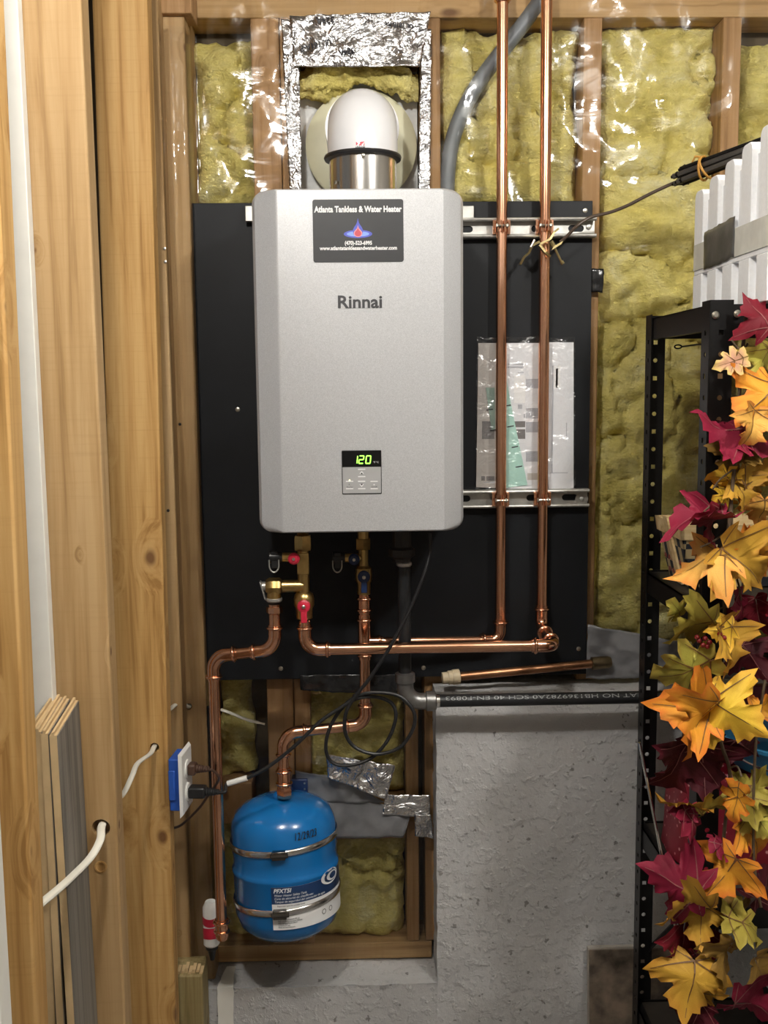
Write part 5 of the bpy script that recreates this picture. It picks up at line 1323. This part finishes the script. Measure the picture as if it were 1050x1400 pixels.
# wooden crate further along the middle shelf
cr = thing('wooden_crate', (XS0+0.34, 1.63, zM), 'pale wooden slat crate on the middle shelf behind the leaves', 'crate')
cx0, cx1, cy0, cy1 = XS0+0.215, XS0+0.50, 1.535, 1.76
for k in range(2):
    z_ = zM + 0.004 + 0.060*k
    for nm, q in (('slat', ((cx0, cy0, z_), (cx1, cy0+0.010, z_+0.045))), ('slat', ((cx0, cy1-0.010, z_), (cx1, cy1, z_+0.045))), ('slat', ((cx0, cy0+0.0105, z_), (cx0+0.010, cy1-0.0105, z_+0.045))), ('slat', ((cx1-0.010, cy0+0.0105, z_), (cx1, cy1-0.0105, z_+0.045)))):
        obj(nm, MB().box(*q), WOODP, cr, bevel=0.001)
for x_ in (cx0+0.011, cx1-0.031):
    for y_ in (cy0+0.011, cy1-0.031): obj('corner_block', MB().box((x_, y_, zM), (x_+0.020, y_+0.020, zM+0.112)), WOODP, cr)
obj('crate_bottom', MB().box((cx0+0.0105, cy0+0.0105, zM+0.001), (cx1-0.0105, cy1-0.0105, zM+0.007)), WOODP, cr)
# third shelf: red dotted bag, blue tub, black pouch, steel rod
zT3 = levels[2]+0.0005
t = NT('red_dotted'); v = t.coord((1, 1, 1), rnd=False)
d_ = t.voro(v, 75); dots = t.ramp(d_, [(0.16, 1.0), (0.22, 0.0)])
t.base(t.mix(dots, (0.20, 0.006, 0.018), (0.60, 0.30, 0.30)), 0.45, 0, 0.5); REDDOT = t.m
gb0 = at(888, 1050, 1.72); 
def gift(u, w):
    z = zT3 + 0.165*w; s_ = 1 - 0.10*w
    a = 2*math.pi*u; cxx, cyy = XS0+0.135, 1.675
    ex = 0.115*s_; ey = 0.085*s_
    c_, s2 = math.cos(a), math.sin(a); k = (abs(c_)**4+abs(s2)**4)**-0.25
    return (cxx + ex*k*c_ + 0.004*hid(u*6, w, 2, 1.5), cyy + ey*k*s2 + 0.004*hid(u*6, w, 7, 1.5), z)
mb = MB().grid(48, 12, gift); mb.f.append(tuple(range(48))); mb.m.append(0)
gbag = obj('gift_bag', mb, REDDOT, smooth=60); tag(gbag, 'dark red bag with small pale dots on the third shelf', 'bag')
so = gbag.modifiers.new('t', 'SOLIDIFY'); so.thickness = 0.001
zTB = zT3+0.166
tub = thing('blue_tub', (XS0+0.215, 1.645, zTB), 'shallow round blue plastic tub on top of the red dotted bag', 'tub')
TUBM = simple('blue_tub_plastic', (0.04, 0.24, 0.45), 0.4)
mb = MB().lathe([(0.095, 0), (0.112, 0.040), (0.121, 0.046), (0.122, 0.052), (0.115, 0.052), (0.108, 0.042), (0.090, 0.005)], (XS0+0.215, 1.645, zTB), (0, 0, 1), 44); obj('tub_wall', mb, TUBM, tub)
mb = MB().tube([(XS0+0.215+0.1225*math.cos(a), 1.645+0.1225*math.sin(a), zTB+0.044-0.026*abs(math.sin((a-math.pi)))) for a in [math.pi+math.pi*i/20 for i in range(21)]], 0.0022, 8); obj('tub_handle', mb, STEEL, tub)
pz_ = thing('steel_rod', at(942, 1330, 1.56), 'thin shiny steel rod leaning inside the shelf unit', 'rod')
mb = MB().tube([at(874, 1015, 1.785), at(899, 1165, 1.70), at(908, 1200, 1.68)] , 0.0024, 8); 
P0, P1 = at(874, 1015, 1.44), at(936, 1330, 1.44)
mb = MB().tube([P0, P1], 0.0022, 8); rodo = obj('shaft', mb, STEEL, pz_)
mb = MB().tube([P1, P1 + (P1-P0).normalized()*0.09], 0.0034, 8); obj('grip', mb, BLACK_PL, pz_)
tag(obj('tag_card', MB().obox(at(931, 1196, 1.47), (0.009, 0, 0.001), (0, 0.0008, 0), (0.001, 0, 0.010)), PAPER_G), 'tiny pale tag on the third shelf side beam', 'tag')
# red boxes behind leaves on the lower middle
zq = zT3
tag(obj('red_box', MB().box((XS0+0.16, 1.775, zT3), (XS0+0.62, 1.792, zT3+0.26)), simple('dark_red_card', (0.16, 0.012, 0.014), 0.5), bevel=0.002), 'flat dark red box standing at the back of the third shelf', 'box')
# bottom shelf: dark pot with bright rim, red glass ornaments
zB = levels[3]+0.0005
pt_ = thing('cooking_pot', (XS0+0.30, 1.62, zB), 'black pot with a bright steel rim on the bottom shelf', 'pot')
pc = Vector((XS0+0.30, 1.62, zB))
mb = MB().lathe([(0.105, 0), (0.125, 0.012), (0.128, 0.14), (0.122, 0.14), (0.119, 0.016), (0.09, 0.010)], pc, (0, 0, 1), 40); obj('pot_body', mb, BLACK_STEEL, pt_)
mb = MB().tube([(pc.x+0.1265*math.cos(2*math.pi*i/48), pc.y+0.1265*math.sin(2*math.pi*i/48), zB+0.141) for i in range(49)], 0.0022, 8, caps=False); obj('rim', mb, STEEL, pt_)
ORN = simple('dark_red_glass', (0.16, 0.012, 0.022), 0.15, 0.3)
for lab, dx, dy, r_ in (('large dark red glass bauble at the bottom shelf front', 0.140, 1.505, 0.033), ('small dark red glass bauble behind the larger one', 0.198, 1.50, 0.026)):
    c = Vector((XS0+dx, dy, zB+r_)); o_ = thing('glass_bauble', (c.x, c.y, zB), lab, 'ornament', 'red baubles on the bottom shelf')
    obj('bauble', MB().ball(c, r_, 24, 14), ORN, o_); obj('bauble_cap', MB().lathe([(0.007, 0), (0.007, 0.006), (0.003, 0.008)], c+Vector((0, 0, r_-0.0015)), (0, 0, 1), 12), SCREW, o_)

# ================================================================ autumn leaf garland
LEAFH = [(0.03, 0.0), (0.12, -0.10), (0.30, -0.15), (0.44, -0.12), (0.36, 0.00), (0.34, 0.08), (0.50, 0.10), (0.66, 0.16), (0.84, 0.34), (0.70, 0.36), (0.66, 0.46), (0.54, 0.44), (0.44, 0.50), (0.30, 0.44),
         (0.24, 0.50), (0.30, 0.60), (0.38, 0.70), (0.26, 0.74), (0.24, 0.84), (0.13, 0.86), (0.07, 0.98), (0.0, 1.12)]
OAKH = [(0.02, 0.0), (0.10, 0.04), (0.20, 0.0), (0.34, 0.06), (0.30, 0.18), (0.18, 0.24), (0.30, 0.28), (0.48, 0.30), (0.50, 0.42), (0.36, 0.48), (0.20, 0.50), (0.30, 0.56), (0.40, 0.66), (0.34, 0.76), (0.20, 0.74), (0.16, 0.82), (0.20, 0.94), (0.10, 1.02), (0.0, 1.10)]
t = NT('leaf_surface'); at_ = t.node('ShaderNodeAttribute'); at_.attribute_name = 'leaf_colour'
nz = t.noise(t.coord((1, 1, 1)), 90, 4)
t.base(t.mix(t.ramp(nz, [(0.35, 0.0), (0.8, 0.5)]), at_.outputs['Color'], t.mix(1.0, at_.outputs['Color'], (0.75, 0.5, 0.4), 'MULTIPLY')), 0.6, 0, 0.25)
t.bump(nz, 0.3, 0.0008); LEAF_M = t.m
VEIN_M = simple('leaf_vein', (0.16, 0.075, 0.02), 0.6); VEIN_P = simple('pale_leaf_vein', (0.22, 0.07, 0.065), 0.6)
STEM_M = simple('vine_stem', (0.10, 0.065, 0.035), 0.7, 0, 0.3, 60)
COLS = {'red': ((0.13, 0.004, 0.012), (0.18, 0.006, 0.018)), 'crimson': ((0.17, 0.006, 0.026), (0.25, 0.012, 0.040)), 'dark': ((0.055, 0.003, 0.008), (0.08, 0.005, 0.013)),
        'orange': ((0.72, 0.34, 0.03), (0.66, 0.16, 0.02)), 'peach': ((0.78, 0.46, 0.10), (0.74, 0.26, 0.05)), 'yellow': ((0.80, 0.55, 0.05), (0.72, 0.38, 0.04)), 'gold': ((0.55, 0.33, 0.04), (0.50, 0.24, 0.03)),
        'olive': ((0.36, 0.30, 0.045), (0.42, 0.34, 0.06)), 'green': ((0.44, 0.42, 0.07), (0.50, 0.36, 0.07)), 'pink': ((0.55, 0.30, 0.20), (0.72, 0.55, 0.16)), 'brown': ((0.22, 0.13, 0.025), (0.30, 0.17, 0.03))}
def leaf_mesh(shape, col, curl, seed):
    H = LEAFH if shape == 'm' else OAKH
    out = H + [(-x, z) for x, z in H[-2::-1]]
    n = len(out); C = (0.0, 0.30 if shape == 'm' else 0.45); vs = []; cs = []
    c0, c1 = COLS[col]; rnd = random.Random(seed)
    def place(x, y):
        r = math.hypot(x, y-0.4)
        z = curl[0]*abs(x) + curl[1]*(y-0.3)**2 + 0.07*math.sin(5*x+seed) + 0.06*math.sin(7*y+seed*2) + curl[2]*x
        return (x, y, z)
    rings = (0.35, 0.7, 1.0)
    vs.append(place(*C)); cs.append(c0)
    for t_ in rings:
        for i, (x, y) in enumerate(out):
            p = (C[0]+(x-C[0])*t_, C[1]+(y-C[1])*t_); q = list(place(*p))
            if t_ == 1.0: q[2] += 0.05*math.sin(i*2.3+seed)
            vs.append(tuple(q)); k = t_**3*(0.6+0.4*rnd.random()); cs.append(tuple(a+(b-a)*k for a, b in zip(c0, c1)))
    fs = [(0, 1+i, 1+(i+1) % n) for i in range(n-1)]
    for r_ in range(2):
        for i in range(n-1): a = 1+r_*n+i; fs.append((a, a+n, a+n+1, a+1))
    mi = [0]*len(fs)
    tips = [(0, 1.0), (0.74, 0.32), (-0.74, 0.32), (0.40, -0.10), (-0.40, -0.10)] if shape == 'm' else [(0, 1.0), (0.42, 0.36), (-0.42, 0.36), (0.32, 0.66), (-0.32, 0.66)]
    for j, (tx_, ty) in enumerate(tips):
        b0 = (0, 0.03) if shape == 'm' or j == 0 else (0, 0.16 + 0.24*(j > 2)); wv = 0.013
        for k in range(5):
            a, b = k/5*0.95, (k+1)/5*0.95
            p = (b0[0]+(tx_-b0[0])*a, b0[1]+(ty-b0[1])*a); q = (b0[0]+(tx_-b0[0])*b, b0[1]+(ty-b0[1])*b)
            dx, dy = q[0]-p[0], q[1]-p[1]; L = math.hypot(dx, dy); nx, ny = -dy/L, dx/L
            base = len(vs)
            for (x, y), w_ in ((p, wv*(1-a*.7)), (q, wv*(1-b*.7))):
                for s_ in (-1, 1):
                    P = list(place(x+nx*w_*s_, y+ny*w_*s_)); P[2] += 0.016; vs.append(tuple(P)); cs.append((0, 0, 0))
            fs.append((base, base+1, base+3, base+2)); mi.append(1)
    me = bpy.data.meshes.new('leaf'); me.from_pydata(vs, [], fs)
    me.materials.append(LEAF_M); me.materials.append(VEIN_P if col in ('red', 'crimson', 'dark') else VEIN_M)
    for p_, m_ in zip(me.polygons, mi): p_.material_index = m_; p_.use_smooth = True
    ca = me.color_attributes.new('leaf_colour', 'FLOAT_COLOR', 'POINT')
    for i, c in enumerate(cs): ca.data[i].color = (*c, 1)
    me.update(); return me
gl0 = at(1012, 440, 1.43)
ga = thing('leaf_garland', (gl0.x, 1.43, 0.9), 'autumn garland of red orange and yellow fabric leaves hanging down the shelf post', 'garland')
LEAFC = {}
# px, py, size px, colour, stem-to-tip direction on the picture (deg, 0 right, 90 up), tilt, shape, Y
LV = [(1038, 428, 62, 'red', 120, 25, 'm', 1.42), (1003, 494, 46, 'pink', 195, 15, 'o', 1.42), (1040, 500, 62, 'green', 250, 20, 'm', 1.44), (1040, 548, 82, 'orange', 225, 15, 'm', 1.41),
      (1030, 585, 60, 'peach', 255, 20, 'm', 1.40), (985, 588, 80, 'crimson', 165, 70, 'm', 1.43), (1032, 596, 70, 'crimson', 340, 60, 'm', 1.43), (1000, 628, 52, 'brown', 250, 25, 'm', 1.45), (993, 652, 52, 'yellow', 170, 45, 'o', 1.44),
      (992, 678, 50, 'yellow', 235, 30, 'o', 1.44), (1016, 672, 56, 'gold', 300, 30, 'm', 1.44), (1040, 652, 66, 'gold', 20, 30, 'm', 1.45), (1042, 700, 50, 'peach', 280, 30, 'm', 1.45),
      (955, 704, 92, 'crimson', 188, 74, 'm', 1.41), (972, 718, 62, 'red', 260, 40, 'm', 1.42), (958, 770, 88, 'peach', 205, 60, 'm', 1.40), (1018, 772, 92, 'gold', 310, 12, 'm', 1.39), (1044, 755, 62, 'orange', 20, 25, 'm', 1.40),
      (1016, 832, 70, 'crimson', 262, 48, 'o', 1.43), (1036, 842, 60, 'red', 285, 40, 'm', 1.45), (943, 855, 76, 'olive', 205, 28, 'm', 1.41), (930, 838, 46, 'green', 140, 40, 'o', 1.42), (1000, 886, 80, 'gold', 285, 48, 'm', 1.40), (985, 862, 40, 'yellow', 200, 40, 'm', 1.41),
      (945, 918, 104, 'green', 215, 22, 'o', 1.41), (940, 968, 92, 'orange', 175, 20, 'm', 1.40), (955, 985, 96, 'orange', 245, 22, 'm', 1.39), (1004, 978, 92, 'yellow', 330, 32, 'm', 1.38),
      (925, 1050, 92, 'dark', 235, 25, 'm', 1.43), (962, 1048, 82, 'dark', 270, 22, 'm', 1.44), (1020, 1022, 76, 'dark', 320, 30, 'm', 1.45), (1008, 1092, 62, 'orange', 255, 55, 'o', 1.40), (1034, 1072, 52, 'olive', 60, 40, 'm', 1.43), (1030, 1098, 62, 'olive', 265, 35, 'm', 1.42),
      (940, 1100, 76, 'gold', 175, 62, 'o', 1.41), (975, 1102, 50, 'olive', 20, 55, 'm', 1.42), (950, 1125, 74, 'crimson', 285, 45, 'o', 1.40), (938, 1112, 40, 'crimson', 160, 40, 'o', 1.41), (985, 1158, 50, 'crimson', 330, 60, 'o', 1.41),
      (1040, 1125, 50, 'green', 300, 40, 'm', 1.42), (1032, 1146, 66, 'orange', 300, 25, 'm', 1.43), (992, 1196, 76, 'orange', 240, 40, 'm', 1.40), (920, 1206, 92, 'crimson', 170, 32, 'm', 1.40), (965, 1215, 50, 'red', 30, 40, 'm', 1.43),
      (938, 1240, 82, 'gold', 190, 28, 'm', 1.39), (958, 1262, 62, 'gold', 265, 35, 'm', 1.40), (936, 1290, 82, 'red', 250, 25, 'm', 1.42), (960, 1308, 46, 'crimson', 320, 45, 'o', 1.41), (1020, 1262, 86, 'olive', 320, 48, 'o', 1.40), (1005, 1245, 50, 'brown', 120, 40, 'm', 1.43),
      (990, 1308, 70, 'brown', 265, 22, 'm', 1.40), (945, 1350, 92, 'gold', 262, 20, 'm', 1.38), (958, 1340, 56, 'gold', 80, 40, 'm', 1.41), (1032, 1372, 82, 'crimson', 340, 40, 'm', 1.39), (1046, 1208, 66, 'dark', 30, 30, 'm', 1.44), (950, 1395, 60, 'dark', 250, 30, 'm', 1.40),
      (1045, 965, 40, 'orange', 60, 45, 'm', 1.44), (1030, 902, 62, 'dark', 300, 30, 'm', 1.46), (1042, 1330, 56, 'brown', 280, 35, 'm', 1.43)]
rnd = random.Random(11)
for i, (px, py, sz, col, ang, tilt, shp, Y) in enumerate(LV):
    var = i % 3; key = (shp, col, var)
    if key not in LEAFC: LEAFC[key] = leaf_mesh(shp, col, ((-0.28, -0.25, 0.05), (0.22, -0.35, -0.12), (-0.15, 0.25, 0.15))[var], (3 if shp == 'm' else 5) + 2*var)
    o = bpy.data.objects.new('leaf', LEAFC[key]); COL.objects.link(o); o.parent = ga
    c = at(px, py, Y); s_ = sz/1400*Y*0.96
    a = R(ang)
    ydir = Vector((math.cos(a), 0, math.sin(a))); zdir = Vector((0, -1, 0)); xdir = ydir.cross(zdir).normalized()
    m = Matrix((xdir, ydir, zdir)).transposed()
    tl_ = R(tilt) * (1 if i % 2 else -1)
    m = m @ Matrix.Rotation(tl_, 3, 'Y' if i % 3 or tilt >= 45 else 'X') @ Matrix.Rotation(R(rnd.uniform(-10, 10)), 3, 'Z')
    off = m @ Vector((0, 0.45*s_, 0))
    o.matrix_local = Matrix.Translation(c - off - Vector(ga.location)) @ m.to_4x4() @ Matrix.Scale(s_, 4)
def vine(name, pts, r): obj(name, MB().tube(smooth_path([at(*p) for p in pts], 8), r, 8), STEM_M, ga)
vine('vine', [(1020, 430, 1.44), (1012, 520, 1.44), (1008, 600, 1.43), (1003, 650, 1.43), (996, 720, 1.43), (990, 790, 1.43), (990, 850, 1.43), (980, 930, 1.43), (985, 1010, 1.43), (998, 1060, 1.43), (990, 1140, 1.43), (985, 1230, 1.43), (975, 1320, 1.43), (972, 1420, 1.43)], 0.0028)
vine('vine', [(1014, 600, 1.435), (1001, 660, 1.438), (1000, 730, 1.435), (993, 800, 1.436)], 0.0022)
vine('vine', [(1046, 930, 1.42), (1034, 1010, 1.42), (1030, 1100, 1.42), (1031, 1180, 1.42), (1040, 1240, 1.42)], 0.0022)
for q in ([(1005, 640, 1.43), (985, 655, 1.42), (975, 668, 1.41)], [(990, 690, 1.43), (975, 690, 1.42), (962, 700, 1.41)], [(996, 725, 1.43), (975, 740, 1.41), (958, 748, 1.40)], [(990, 830, 1.43), (970, 838, 1.42), (958, 846, 1.41)], [(985, 945, 1.43), (1000, 943, 1.40), (995, 962, 1.39)],
          [(980, 940, 1.43), (970, 955, 1.41), (955, 966, 1.40)], [(1003, 780, 1.42), (1010, 800, 1.41), (1013, 820, 1.42)], [(998, 1050, 1.42), (1008, 1048, 1.41), (1014, 1062, 1.40)], [(990, 1200, 1.42), (970, 1205, 1.41), (950, 1205, 1.40)], [(1000, 465, 1.43), (1014, 480, 1.43), (1022, 470, 1.44)]):
    vine('twig', q, 0.0014)
BERRY = simple('red_berry', (0.20, 0.015, 0.015), 0.2)
for dx, dy in ((0, 0), (8, -3), (14, 2), (5, 6), (11, 8), (-3, -5), (28, -9), (34, -4)):
    c = at(956+dx, 876+dy, 1.405); obj('berry', MB().ball(c, 0.0038, 10, 8), BERRY, ga)
